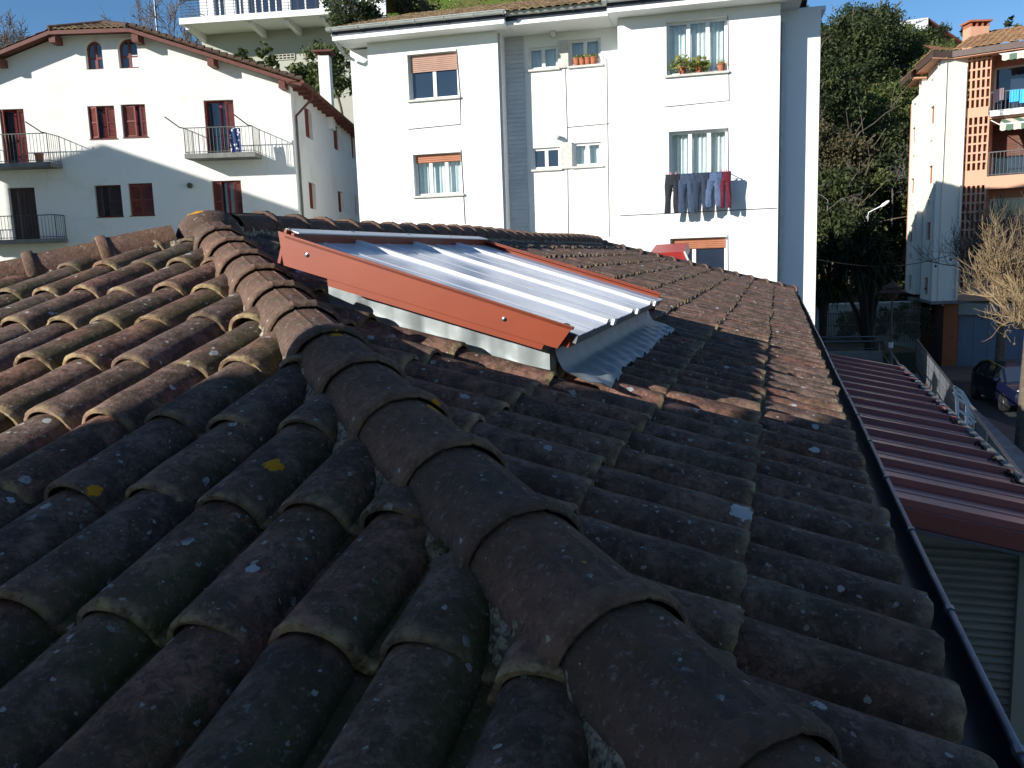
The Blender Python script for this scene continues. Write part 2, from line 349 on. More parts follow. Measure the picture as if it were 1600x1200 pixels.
def tile_strip(mb, O, a, d, n, cols, rows, w=TW, g=TG, arch=.074, npf=11, jit=1.0, L=.43, hw=.078, th=.013, keep=None):
    """S-shaped clay tiles: a = along the course, d = down the slope, n = normal"""
    th_ = np.linspace(0, math.pi, npf)
    cq = np.cos(th_); px = w*.445-np.where(cq > 0, hw*.98, hw*1.20)*cq; pz = arch*np.sin(th_)**np.where(cq > 0, .80, 1.05)
    px = np.concatenate([[px[0]-.010], px, [w*.955, w*1.02, w*1.07]]); pz = np.concatenate([[-.004], pz, [-.005, -.004, .006]])
    ch = np.clip((px/w-.48)/.38, 0, 1); ch[0] = 1
    m = len(px)
    ss = np.array([0, .006, .03, .12, .22, .32, L]) if npf > 9 else np.array([0, .006, .03, L])
    nx = np.gradient(px); nz = np.gradient(pz); ln = np.hypot(nx, nz); ox = -nz/ln*-1; oz = nx/ln
    ix = px+nz/ln*th; iz = pz-nx/ln*th
    for j in rows:
        for i in cols:
            if keep and not keep(i, j): continue
            c = rng.random(); r2 = rng.random()
            nib = (rng.random() < .35)*rng.uniform(.005, .016); ni = rng.integers(2, m-2)
            dj = rng.normal(0, .008)*jit; di = rng.normal(0, .004)*jit; dh = abs(rng.normal(0, .003))*jit; rot = rng.normal(0, .016)*jit; ar = 1+rng.normal(0, .03)*jit
            vs = []; cc = []
            for k, s in enumerate(ss):
                lift = .021*(1-s/L)+dh
                x = px+di+rot*s; hgt = pz*ar*(1-.06*s/L)+lift
                if k == 0: hgt = hgt-.004; 
                if npf > 9: hgt = hgt+rng.normal(0, .0007, m)+.0012*math.sin(s*31+i*3+j)
                P = O+np.outer(i*w+x, a)+np.outer(hgt, n)+np.outer(j*g-s+dj+(rng.normal(0, .0018, m)-nib*np.exp(-((np.arange(m)-ni)/.8)**2) if k < 2 else 0), d)
                vs.append(P); gg = 1. if k < 2 else (.10 if k == 2 else 0)
                cc.append(np.stack([np.full(m, c), np.full(m, gg), ch], 1))
            # underside lip
            for s in (.05, 0.0):
                lift = .021*(1-s/L)+dh
                P = O+np.outer(i*w+ix+di+rot*s, a)+np.outer(iz*ar+lift, n)+d*(j*g-s+dj)
                vs.insert(0, P); cc.insert(0, np.stack([np.full(m, c*.7), np.full(m, .9 if s == 0 else .0), ch], 1))
            # order now: [inner nose(s=0), inner .05, outer...] -> want inner .05, inner nose, outer nose...
            vs[0], vs[1] = vs[1], vs[0]; cc[0], cc[1] = cc[1], cc[0]
            vs, cc = np.array(vs), np.array(cc)
            mb.grid(vs, flip=True, col=cc)
    return mb
hipn = unit(np.array([V[0]+U[0], V[1]+U[1], 0]))     # normal of near right hip's vertical plane, pointing to the right slope
hipl = unit(np.array([-V[0]+U[0], -V[1]+U[1], 0]))
n1 = unit(-U*T+Z); d1 = unit(-U*CS-Z*SN); n2 = unit(V*T+Z); d2 = unit(V*CS-Z*SN)
# near slope (hip end)
O1 = fuv(3.3113, -1.903, z1(3.3113))+V*.006
mb = tile_strip(MB(), O1, V, d1, n1, range(-21, 12), range(-1, 8), npf=15, jit=1.3)
mb.cuts([(PK-hipn*.085, hipn), (PK-hipl*.085, hipl)])
s_near = mb.build('roof_slope', tileM, house, smooth=50); s_near['label'] = 'hip end slope of S-shaped clay tiles, half of it sunlit'
# right slope
FAR = 16.9; RE = 14.1       # far eave corner u, ridge end u
O2 = fuv(1.89-TW/2, -.4303, z2(-.4303))
fh = np.array([-(EV+2.9), 0]); fhn = unit(U*(EV+2.9)+V*(-(FAR-RE)))   # outward normal of the far hip plane
mb = tile_strip(MB(), O2, U, d2, n2, range(-7, 30), range(-6, 3), npf=11)
tile_strip(mb, O2, U, d2, n2, range(30, 72), range(-6, 3), npf=7)
mb.cuts([(PK+hipn*.085, -hipn), (fuv(RE, -2.9, 0), fhn), (fuv(5, -2.80, 0), -V)])
s_r = mb.build('roof_slope', tileM, house, smooth=50); s_r['label'] = 'long right hand slope of clay tiles running down to the gutter'
# hidden slopes
TBL = MB(); vb = -2.9-(EV+2.9); zb = z2(EV)
for k in range(9):
    tile_strip(TBL, fuv(.5, vb+k*TG*CS, zb+k*TG*SN), -U, unit(-V*CS-Z*SN), unit(-V*T+Z), range(-80, 1), (0,), npf=5, jit=.4)
TBL.cuts([(PK, hipl*-1), (fuv(RE, -2.9, 0), unit(U*(EV+2.9)+V*(FAR-RE)))])
TBL.build('roof_slope', tileM, house, smooth=50)
FS = MB(); sl_ = math.atan((.136-zb)/(FAR-RE)); dF = unit(U*math.cos(sl_)-Z*math.sin(sl_))
tile_strip(FS, fuv(FAR, vb, zb), V, dF, unit(U*math.tan(sl_)+Z), range(0, 32), range(-8, 1), npf=5, jit=.4)
FS.cuts([(fuv(RE, -2.9, 0), -fhn), (fuv(RE, -2.9, 0), -unit(U*(EV+2.9)+V*(FAR-RE)))])
FS.build('roof_slope', tileM, house, smooth=50)

# ridge and hip caps
def cap_mesh(length=.37, r=.121, seed=0, crest=.104, collar=.05, seg=45, wob=.002):
    g = np.random.default_rng(seed); mb = MB()
    th = np.linspace(-.02, math.pi+.02, seg)
    xs = [(0.0, .008), (.004, .014), (.014, .018), (collar-.012, .018), (collar-.004, .015), (collar, .009), (collar+.002, .002), (collar+.005, .0003), (collar+.02, .0), (.14, .0), (.25, -.001), (length, -.004)]
    rows = []; cc = []; c = g.random()
    def ring(s, off):
        rr = r+off; k = np.cos(th)
        st = np.where(np.abs(np.abs(th-math.pi/2)-.27) < .05, .0035, 0)
        rad = np.stack([-rr*np.cos(th)*1.0, np.zeros(seg), (crest+off)*np.sin(th)**1.0], 1)
        rad += np.stack([-np.cos(th)*st, np.zeros(seg), np.sin(th)*st], 1)
        rad[:, 1] = s; rad += g.normal(0, wob*.2, rad.shape); return rad
    for s in (.06, .0):
        q = ring(s, .001 if s else .003); rows.append(q); cc.append(np.stack([np.full(seg, c*.6), np.full(seg, .2), np.zeros(seg)], 1))
    for s, o in xs:
        rows.append(ring(s, o)); e = .55 if s < .003 else (.18 if s < collar+.004 else 0)
        cc.append(np.stack([np.full(seg, c), np.full(seg, e), np.full(seg, .15)], 1))
    mb.grid(np.array(rows), flip=False, col=np.array(cc))
    return mb
hipdir_up = unit(fuv(3.908, -2.9, .136)-fuv(1.4385, -.4259, -.6138))
L0 = fuv(1.4385, -.4259, -.6138)
def onhip(t): return L0+hipdir_up*t
capM = None
def mortar(a, b, nm_parent, label, wd=.118, low=-.02, Hf=None):
    """rough bedding under a row of caps"""
    d = unit(b-a); side = unit(np.cross(d, Z)); n = int(np.linalg.norm(b-a)/.022); rows = []
    prof = [(-1.5, -.15), (-1.36, -.075), (-1.2, -.035), (-1.04, .004), (-.9, .03), (.9, .03), (1.04, .004), (1.2, -.035), (1.36, -.075), (1.5, -.15)]
    for i in range(n+1):
        p = a+(b-a)*i/n; ho = (Hf((p-L0) @ hipdir_up) if Hf else .15)-.122
        rows.append([p+side*(x*wd+rng.normal(0, .006)*(1 if abs(x) < 1.4 else 0))+Z*(z+ho+rng.normal(0, .006)) for x, z in prof])
    mb = MB().grid(rows, flip=False)
    o = mb.build('hip_bedding', M['mortar'], nm_parent, smooth=False); o['label'] = label
    return o
variants = []
def lay_caps(parent, a, dirup, t0, t1, gauge, Hf, label_hint, seed, cap_mat, side_tilt=0, collar_low=True, sc=1.0, roll=.01):
    """caps from the low end t0 to the high end t1; collar at the low end"""
    k = 0; t = t0
    while t < t1:
        p = a+dirup*t
        y = dirup if collar_low else -dirup
        x = unit(np.cross(y, Z)); zz = np.cross(x, y)
        pitch = .012*(1 if collar_low else 1)
        ya = unit(y - zz*pitch); za = unit(np.cross(x, ya)*1.0)
        if len(variants) < 6:
            variants.append(cap_mesh(seed=len(variants)+3).mesh('ridge_tile')); vm = variants[-1]
            vm.materials.append(cap_mat); vm.polygons.foreach_set('use_smooth', [True]*len(vm.polygons))
            bq = bmesh.new(); bq.from_mesh(vm)
            for e in bq.edges:
                if len(e.link_faces) == 2 and e.calc_face_angle(0) > R(32): e.smooth = False
            bq.to_mesh(vm); bq.free()
        me = variants[(k*5+seed) % len(variants)]
        o = bpy.data.objects.new('ridge_tile', me); COL.objects.link(o); o.parent = parent
        q = p+Z*(Hf(t)-.112)
        rt = rng.normal(0, roll)
        Mx = Matrix([[x[0], ya[0], za[0], 0], [x[1], ya[1], za[1], 0], [x[2], ya[2], za[2], 0], [0, 0, 0, 1]])
        o.matrix_basis = Matrix.Translation(Vector(q-wloc(parent))) @ Mx @ Matrix.Rotation(rt, 4, 'Z') @ Matrix.Scale(sc, 4)
        WL[o.name] = q
        k += 1; t += gauge*(1+rng.normal(0, .015))
def caphit(x, y):       # point of the near hip crest under a picture point
    best = min(((np.hypot(*(np.array(prj(onhip(t)+Z*.14))-(x, y))), t) for t in np.arange(-1, 4, .01)))
    return onhip(best[1])+Z*.13
def prj(X): d = X @ FW; return 800+FPX*(X @ RT)/d, 600-FPX*(X @ UPV)/d
cs = []
for x, y, rd in ((525, 527, .022), (685, 645, .034), (903, 906, .030), (928, 908, .016), (876, 855, .014)): cs.append((hit(x, y, hipdir_up*-.0+unit(Z+(-U)*.2), onhip(-.1 if y > 800 else (.45 if y > 600 else 1.2))+Z*(.11 if y > 600 else .13)), rd, OR))
cs += [(fuv(3.85, -2.93, .30), .05, OR), (fuv(3.95, -2.95, .30), .03, OR)]
capM = tile_mat('weathered_ridge_tile', cs, body=[(0, (.13, .085, .070)), (.4, (.17, .105, .080)), (.7, (.205, .115, .085)), (1, (.235, .125, .085))], cr_=.6)
Hn = lambda t: .158-.012*min(max((t+.6)/1.8, 0), 1)
hb = mortar(onhip(-1.0), PK, house, 'pale mortar bedding under the near hip tiles', Hf=Hn)
lay_caps(hb, L0, hipdir_up, -.92, 3.36, .3135, Hn, '', 1, capM)
ldir = unit(fuv(3.908, -2.9, .136)-fuv(.72, -6.088, z1(.72)))
hb2 = mortar(fuv(.72, -6.088, z1(.72)), PK, house, 'mortar bedding under the left hip tiles')
Lh = np.linalg.norm(fuv(.72, -6.088, z1(.72))-PK)
lay_caps(hb2, fuv(.72, -6.088, z1(.72)), ldir, .02, Lh-.36, .336, lambda t: .15, '', 2, capM, sc=1.0)
hb3 = mortar(PK, fuv(RE, -2.9, .136), house, 'mossy mortar bedding under the main ridge tiles', Hf=lambda t: .175)
lay_caps(hb3, fuv(RE, -2.9, .136), -U, .0, RE-4.27, .345, lambda t: .178+.012*math.sin(t*1.3), '', 3, capM)
fe = fuv(FAR, EV, z2(EV)); fr = fuv(RE, -2.9, .136); fdir = unit(fr-fe)
hb4 = mortar(fe, fr, house, 'mortar bedding under the far hip tiles'); lay_caps(hb4, fe, fdir, 0, np.linalg.norm(fr-fe)-.1, .35, lambda t: .14, '', 4, capM)
# peak boss
pb = MB(); pb.lathe(PK+Z*.03, [(.18, -.1), (.17, .02), (.145, .08), (.11, .115), (.06, .135), (.01, .14)], 20)
pb.build('peak_mortar', capM, house, smooth='all')
# walls, soffit and gutter
wl = MB(); zt = z2(EV)-.10
a0, a1, b0, b1 = .95, FAR-.3, vb+.3, EV-.32
for p, q in (((a0, b0), (a1, b0)), ((a1, b0), (a1, b1)), ((a1, b1), (a0, b1)), ((a0, b1), (a0, b0))):
    P, Q = fuv(*p, GZ), fuv(*q, GZ); d = Q-P; nn = unit(np.cross(d, Z))
    wl.box(P, d, -nn*.25, Z*(zt+.06-GZ))
wl.build('wall', M['beige'], house)
sf = MB(); sf.box(fuv(.65, vb, zt-.05), U*(FAR-.65), V*(EV-vb), Z*.03); sf.build('soffit', M['wood'], house)
gt = MB(); gv, gz_, gr = EV+.040, z2(EV)-.040, .062
us = np.linspace(.45, FAR+.05, 34); rows = []
for u in us:
    sag = .006*math.sin(u*1.7)
    rows.append([fuv(u, gv-gr*math.cos(t), gz_-gr*math.sin(t)+sag) for t in np.linspace(0, math.pi, 10)])
gt.grid(rows); gt.grid([[p-Z*.003+V*0 for p in r] for r in rows], flip=True)
gt.box(fuv(.45, EV-.14, z2(EV)-.26), U*(FAR-.45), V*.135, Z*.21)
go = gt.build('gutter', M['gutterD'], house, smooth=50)
lp = MB(); lp.tube([fuv(u, gv+gr+.004, gz_+.006+.006*math.sin(u*1.7)) for u in us], .0085, 8)
lp.build('gutter_lip', M['gutterLip'], go, smooth=50)
for u in np.arange(.9, FAR, .62):
    b = MB(); b.lathe(fuv(u-.012, gv+gr+.004, gz_+.006+.006*math.sin(u*1.7)), [(.0125, 0), (.0125, .024)], 8, U)
    b.build('gutter_strap', M['gutterLip'], go)
# moss tufts in the joints
ms = MB()
for x, y in ((905, 770), (930, 775), (1170, 665), (1000, 660), (650, 740), (1125, 960), (700, 855), (1075, 430), (1080, 432), (590, 560)):
    c = h2(x, y, .02)
    for k in range(26):
        p = c+rng.normal(0, .014, 3)*(1, 1, .3); q = p+rng.normal(0, .006, 3)+Z*rng.uniform(.006, .018); s = rng.normal(0, .003, 3)
        ms.add([p-s, p+s, q], [(0, 1, 2)])
M['moss'] = simple('green_moss', (.10, .13, .025), (.055, .07, .015), 30, .95)
tag(ms.build('moss', M['moss'], house), kind='stuff')

# ================================================================== skylight
SKc = fuv(4.0, -1.25, z2(-1.25)+.1)
sky_t = thing('skylight', 'raised rooflight with terracotta metal frame, ribbed translucent sheets and zinc skirt on the tiled roof', 'skylight', SKc)
u0, u1, vL, vH = 2.89, 5.19, -.68, -1.80
hL, hH = .285, .308
def LID(u, v, dz=0):   # point of the lid plane
    f = (v-vL)/(vH-vL); return fuv(u, v, z2(vL)+hL + f*((z2(vH)+hH)-(z2(vL)+hL))+dz)
lidd = unit(LID(0, vH)-LID(0, vL)); lidn = unit(np.cross(U, -lidd)); lidn = lidn if lidn[2] > 0 else -lidn
ribsu = [uv(hit(x, y, lidn, LID(3, -1)))[0] for x, y in ((944, 500), (982, 485), (1012, 473))]
ribsu = [3.43, 4.05, 4.66]
sh = MB(); xs = [u0+.012]
for r_ in ribsu: xs += [r_-.045, r_-.03, r_-.022, r_+.022, r_+.03, r_+.045]
xs += [u1-.012]
hz = [0]+[0, .0, .016, .016, .0, 0]*3+[0]
# small stiffening ribs between the big ones
fx, fz = [], []
for i in range(len(xs)-1):
    fx.append(xs[i]); fz.append(hz[i])
    if xs[i+1]-xs[i] > .3:
        m_ = (xs[i]+xs[i+1])/2; fx += [m_-.02, m_-.012, m_+.012, m_+.02]; fz += [0, .003, .003, 0]
fx.append(xs[-1]); fz.append(0)
rows = [[LID(u, v, -.018)+lidn*h for u, h in zip(fx, fz)] for v in np.linspace(vL+.02, vH+.02, 12)]
sh.grid(rows); sh.grid([[p-lidn*.003 for p in r] for r in rows], flip=True)
pc = sh.build('translucent_sheet', M['poly'], sky_t)
for u in ribsu:
    c = MB(); c.box(LID(u-.03, vL+.035, -.018), U*.06, lidn*.026, -lidd*.012); c.build('rib_end_cap', M['frameW'], pc)
def fascia(P, Q, drop, th, inn, name='side_fascia', lip=.0):
    m = MB(); m.box(P-lidn*drop, Q-P, lidn*(drop+lip), inn*th); return m
tf = MB(); tf.prism([LID(u0-.01, vL, .006), LID(u0-.01, vL-.03, .006)-lidn*.090, LID(u0-.01, vH+.02, .006)-lidn*.115, LID(u0-.01, vH-.03, .012), LID(u0-.01, vH+.05, .010)], U*.012)
tf.prism([LID(u0+.006, vL-.10, -.07), LID(u0+.006, vL-.12, -.115), LID(u0+.006, vH+.16, -.142), LID(u0+.006, vH+.16, -.10)], U*.012)
tf.box(LID(u0-.01, vL, .006)-lidn*.012, LID(u0-.01, vH, .006)-LID(u0-.01, vL, .006), U*.03, lidn*.010)
tf.build('side_fascia', M['terra'], sky_t)['label'] = 'near side terracotta fascia facing the camera'
tf = MB(); tf.box(LID(u1-.002, vL, .006)-lidn*.115, LID(u1, vH-.05, .006)-LID(u1, vL, .006), lidn*.125, U*.012)
tf.box(LID(u1-.045, vL+.01, .004), LID(u1, vH, .004)-LID(u1, vL, .004), lidn*.006, U*.05)
tf.build('side_fascia', M['terra'], sky_t)
tf = MB(); tf.box(LID(u0+.002, vH+.01, -.02), U*(u1-u0-.004), -lidd*.012, lidn*.038)
tf.box(LID(u0+.002, vH-.05, -.115), U*(u1-u0-.004), -lidd*.012, lidn*.133)
tf.build('top_fascia', M['terra'], sky_t)
tf = MB(); tf.box(LID(u0+.03, vH+.035, .020), U*(u1-u0-.03), lidd*.06, lidn*.005)
tf.build('top_capping', M['frameW'], sky_t)
tf = MB(); tf.box(LID(u0+.02, vL+.012, -.024)-lidn*.03, U*(u1-u0-.04), lidd*.012, lidn*.03)
tf.build('front_edge_trim', simple('grey_edge_trim', (.22, .22, .23), (.16, .16, .17), 5, .5, .3), sky_t)
tf = MB(); tf.box(LID(u0+.012, vL-.012, -.040)-lidn*.035, U*(u1-u0-.03), lidd*.03, lidn*.035); tf.build('front_fascia', M['terra'], sky_t)
for u, v in ((u0-.01, vL-.25), (u0-.01, vH+.09)):
    b = MB(); p = LID(u, v, -.045); b.lathe(p, [(.009, 0), (.009, .002), (.005, .003), (.005, .006), (.003, .007)], 8, -U); b.build('screw', M['galv'], sky_t, smooth=50)
for u in (2.93, 3.45, 4.05, 4.65, 5.15):
    b = MB(); p = LID(u, vH-.01, .024); b.lathe(p, [(.009, 0), (.009, .002), (.005, .003), (.005, .006)], 8, lidn); b.build('screw', M['galv'], sky_t, smooth=50)
b = MB(); b.lathe(LID(u0+.03, vL-.03, -.0), [(.012, 0), (.012, .004), (.006, .006)], 8, lidn); b.build('screw', M['iron'], sky_t)
# zinc curb and apron
cu0, cu1, cvL, cvH = u0+.12, u1-.12, vL-.12, vH+.10
zc = MB()
def curbtop(v): return (LID(0, v, -.10))[2]
def wallstrip(pts, top, base, n=40, bul=.012, flare=.06, nn=None, rows_=9):
    P, Q = pts; g = []
    for i in range(n+1):
        f = i/n; p = P+(Q-P)*f; r = []
        w1 = .006*math.sin(f*23)+.004*math.sin(f*51+1)+.003*math.sin(f*97)
        for k in range(rows_):
            h = k/(rows_-1); z = top(p)+(base(p)-top(p))*h
            fl = flare*max(0, (h-.7)/.3)**2
            q = p.copy(); q[2] = z; r.append(q+nn*(w1*math.sin(h*math.pi)*1.3+fl))
        g.append(r)
    return g
b2 = lambda p: z2(p @ V)+.03; t2 = lambda p: curbtop(p @ V)
near = wallstrip((fuv(cu0, cvH, 0), fuv(cu0, cvL, 0)), t2, b2, nn=-U); zc.grid(near, flip=False)
frt = wallstrip((fuv(cu0, cvL, 0), fuv(cu1, cvL, 0)), t2, b2, nn=V, flare=.05, n=60); zc.grid(frt, flip=False)
fr2 = wallstrip((fuv(cu1, cvL, 0), fuv(cu1, cvH, 0)), t2, b2, nn=U); zc.grid(fr2)
bk = wallstrip((fuv(cu1, cvH, 0), fuv(cu0, cvH, 0)), t2, b2, nn=-V); zc.grid(bk)
zo = zc.build('zinc_upstand', M['zinc'], sky_t, smooth='all')
ap = MB(); g = []
for i in range(91):
    u = cu0-.06+(cu1+.26-cu0)*i/90; r = []
    end = .165+.008*math.sin(u*5)+(.02 if u < cu0+.35 else 0)
    tilep = abs(math.sin((u-1.89)/TW*math.pi+math.pi/2))
    for k in range(14):
        f = k/13; v = cvL+.035+f*end
        drape = .006*tilep*f+.012*f*(1-f)
        wr = .006*math.sin(u*37+f*5)+.004*math.sin(u*61-f*9)
        r.append(fuv(u, v, z2(v)+.108-.012*f+.07*max(0, 1-f/.22)**2+drape+wr*f+(.0 if f < 1 else -.006)))
    g.append(r)
ap.grid(g, flip=False); ap.grid([[p-Z*.003 for p in r] for r in g], flip=True)
ap.build('zinc_apron', M['zinc'], sky_t, smooth='all')
# small red rooflight beyond the ridge
p0 = W(1043, 412, 17.2); sk2 = thing('small_skylight', 'small red metal rooflight box poking up behind the far ridge', 'skylight', p0-Z*.35)
a_, b_ = W(1015, 396, 17.2), W(1068, 393, 17.2); c_ = W(1071, 405, 17.2)
m = MB(); m.prism([a_, b_, W(1071, 406, 17.2), W(1024, 409, 17.2)], U*1.0+Z*.18); m.build('red_lid', simple('bright_red_metal', (.42, .035, .03), (.34, .03, .03), 3, .4), sk2)
m = MB(); m.bar(W(1069, 393, 17.15), W(1078, 413, 17.15), .05, .03); m.build('side_trim', M['frameW'], sk2)
m = MB(); m.box(W(1026, 409, 17.3)-Z*.5, W(1068, 407, 17.3)-W(1026, 409, 17.3), U*.9, Z*.5); m.build('upstand', M['wood'], sk2)
p = W(1035, 397, 18.4); m = MB(); m.lathe(p-Z*.5, [(.05, 0), (.05, .42), (.10, .45), (.135, .52), (.13, .60), (.08, .66), (.01, .68)], 14)
m.build('vent_cowl', simple('rusty_sheet', (.14, .06, .045), (.08, .04, .03), 12, .8), None, smooth=50)
o = bpy.data.objects['vent_cowl']; tag(o, 'round rusty vent cowl showing just above the small red rooflight', 'vent')

# ================================================================== lean-to with burgundy metal roof
LU = 4.6
pA = hit(1395, 790, U, fuv(LU, 0, 0)); pB = hit(1600, 835, U, fuv(LU, 0, 0))
nl = unit(np.cross(U, pB-pA)); nl = nl if nl[2] > 0 else -nl
pR = hit(1600, 752, nl, pA); vR = pR @ V
pF = hit(1400, 571, nl, pA); uF = pF @ U
def LT(u, v): return fuv(u, v, 0)+Z*((nl @ (pA-fuv(u, v, 0)))/nl[2])
vLt = EV-.30
print('lean-to', LU, vR, uF, pF @ V, LT(LU, vR)[2])
lt = thing('lean_to', 'lean-to with burgundy ribbed metal roof running beside the tiled roof below its gutter', 'shed', fuv(7, 1, GZ))
m = MB(); nrib = 15; pitch = (uF-LU)/nrib; prof = []
for k in range(nrib):
    u = LU+k*pitch
    prof += [(u, .0), (u+.045, .0), (u+.065, .034), (u+.095, .034), (u+.115, 0), (u+pitch*.45, .0), (u+pitch*.47, .004), (u+pitch*.53, .004), (u+pitch*.55, 0), (u+pitch*.72, .0), (u+pitch*.74, .004), (u+pitch*.8, .004), (u+pitch*.82, 0)]
prof.append((uF, 0)); 
rows = [[LT(u, v)+nl*h for u, h in prof] for v in np.linspace(vLt, vR-.04, 6)]
m.grid(rows, flip=True); m.grid([[p-nl*.012 for p in r] for r in rows]); m.build('metal_roof', M['redmetal'], lt)
m = MB(); q = LT(LU, vLt); e = LT(LU, vR)-q; m.box(q-U*.012-nl*.085, e, nl*.09, U*.012); m.build('front_verge_trim', M['redmetal'], lt)
m = MB(); m.box(q-U*.03-nl*.103, e, nl*.017, U*.03); m.build('verge_drip_edge', M['galv'], lt)
m = MB(); q2 = LT(LU, vR-.05); m.box(q2-nl*.05, U*(uF-LU), (LT(LU, vR)-q2), nl*.075)
m.build('side_edging', M['conc'], lt)
m = MB()
for k in range(170):
    u = rng.uniform(LU+.1, uF-.3); c = LT(u, vR-.07)+nl*.01
    kk = (u-LU)/pitch % 1
    if kk < .2 or rng.random() < .45: 
        for j in range(10):
            p = c+rng.normal(0, .018, 3)*(1, 1, .25); s = rng.normal(0, .008, 3); t = rng.normal(0, .008, 3)+Z*.006
            m.add([p-s, p+s, p+t], [(0, 1, 2)])
tag(m.build('moss', simple('black_dry_moss', (.03, .03, .02), (.015, .015, .012), 20, .95), lt), kind='stuff')
# roller shutter wall below
uw = LU+.22
def LW(x, y): q = hit(x, y, U, fuv(uw, 0, 0)); return q
sL, sR = LW(1430, 900) @ V, LW(1592, 900) @ V
m = MB(); zt_ = LT(uw, vLt)[2]-.02
m.prism([fuv(uw, .0, GZ), fuv(uw, sL, GZ), LT(uw, sL)-Z*.06, LT(uw, 0)-Z*.06], U*.2)
m.prism([fuv(uw, sR, GZ), fuv(uw, vR-.03, GZ), LT(uw, vR-.03)-Z*.06, LT(uw, sR)-Z*.06], U*.2)
zs = LT(uw, sR)[2]-.13
m.prism([fuv(uw, sL, zs), fuv(uw, sR, zs), LT(uw, sR)-Z*.06, LT(uw, sL)-Z*.06], U*.2)
m.prism([fuv(uw+.2, vR-.06, GZ), fuv(uF-.1, vR-.06, GZ), LT(uF-.1, vR-.06)-Z*.06, LT(uw+.2, vR-.06)-Z*.06], -V*.15)
m.prism([fuv(uF-.1, -.05, GZ), fuv(uF-.1, vR-.06, GZ), LT(uF-.1, vR-.06)-Z*.06, LT(uF-.1, -.05)-Z*.06], -U*.15)
m.build('wall', M['beige'], lt)
m = MB(); zz = zs+.0; rows = []; step = .046; k = 0
while zz > GZ+.05:
    for f, dpt in ((0, .0), (.22, -.012), (.55, -.014), (.8, -.004), (.82, .006), (.98, .006)):
        rows.append([fuv(uw+.05+dpt, sL, zz-f*step), fuv(uw+.05+dpt, sR, zz-f*step)])
    zz -= step
m.grid(rows, flip=True); m.build('roller_shutter', simple('beige_shutter_slats', (.30, .29, .255), (.22, .215, .195), 2, .55, .1, stretch=(1, 1, 3)), lt)
# ================================================================== facades
class F:
    def __init__(s, p0, D): s.p0 = np.asarray(p0, float); s.D = unit(D); s.N = unit(np.cross(s.D, Z))*1.0
    def at(s, a, z, off=0): return s.p0+s.D*a+Z*(z-s.p0[2])+s.N*off      # z is world height
    def px(s, x, y, off=0):
        q = hit(x, y, s.N, s.p0+s.N*off); return (q-s.p0-s.N*off) @ s.D, q[2]
    def rect(s, x0, y0, x1, y1, off=0):    # picture box (top-left, bottom-right, measured along the leaning sides)
        a0, z1_ = s.px(x0, y0, off); a1, z0_ = s.px(x1, y1, off); return a0, z0_, a1, z1_
    def quad(s, tl, tr, br, bl, off=0):
        P = [s.px(*q, off) for q in (tl, tr, br, bl)]
        return (P[0][0]+P[3][0])/2, (P[2][1]+P[3][1])/2, (P[1][0]+P[2][0])/2, (P[0][1]+P[1][1])/2
    def box(s, mb, a0, z0, a1, z1_, o0, o1): return mb.box(s.at(a0, z0, o0), s.D*(a1-a0), Z*(z1_-z0), s.N*(o1-o0))
    def wall(s, mb, a0, z0, a1, z1_, holes, th=.3, rev=True):
        xs = sorted({a0, a1, *[h[0] for h in holes], *[h[2] for h in holes]}); zs = sorted({z0, z1_, *[h[1] for h in holes], *[h[3] for h in holes]})
        xs = [x for x in xs if a0 <= x <= a1]; zs = [z for z in zs if z0 <= z <= z1_]
        for i in range(len(xs)-1):
            for j in range(len(zs)-1):
                cx, cz = (xs[i]+xs[i+1])/2, (zs[j]+zs[j+1])/2
                if any(h[0] < cx < h[2] and h[1] < cz < h[3] for h in holes): continue
                for o, fl in ((0, 0), (-th, 1)):
                    q = [s.at(xs[i], zs[j], o), s.at(xs[i+1], zs[j], o), s.at(xs[i+1], zs[j+1], o), s.at(xs[i], zs[j+1], o)]
                    mb.poly(q[::-1] if fl else q)
        if rev:
            for h in holes:
                c = [(h[0], h[1]), (h[2], h[1]), (h[2], h[3]), (h[0], h[3])]
                for k in range(4):
                    (x, z), (x2, z2_) = c[k], c[(k+1) % 4]
                    mb.poly([s.at(x, z, 0), s.at(x, z, -th), s.at(x2, z2_, -th), s.at(x2, z2_, 0)])
        return mb
def frame(f, h, off, fw=.06, dp=.05, mull=(), trans=(), mat='frameW', parent=None, name='window', label=None):
    a0, z0, a1, z1_ = h; m = MB()
    f.box(m, a0, z0, a0+fw, z1_, off, off+dp); f.box(m, a1-fw, z0, a1, z1_, off, off+dp)
    f.box(m, a0+fw, z0, a1-fw, z0+fw, off, off+dp); f.box(m, a0+fw, z1_-fw, a1-fw, z1_, off, off+dp)
    for t in mull: x = a0+(a1-a0)*t; f.box(m, x-fw*.7, z0+fw, x+fw*.7, z1_-fw, off+.004, off+dp+.004)
    for t in trans: z = z0+(z1_-z0)*t; f.box(m, a0+fw, z-fw*.4, a1-fw, z+fw*.4, off+.002, off+dp-.002)
    o = m.build(name, M[mat], parent)
    if label: o['label'] = label
    return o
def pane(f, h, off, parent, mat='glassd'):
    m = MB()
    if mat == 'glassc': m.poly([f.at(h[0]+.02, h[1]+.02, off), f.at(h[2]-.02, h[1]+.02, off), f.at(h[2]-.02, h[3]-.02, off), f.at(h[0]+.02, h[3]-.02, off)][::(1 if np.cross(f.D, Z) @ f.N > 0 else -1)])
    else: f.box(m, h[0]+.02, h[1]+.02, h[2]-.02, h[3]-.02, off, off+.008)
    return m.build('pane', M[mat], parent)
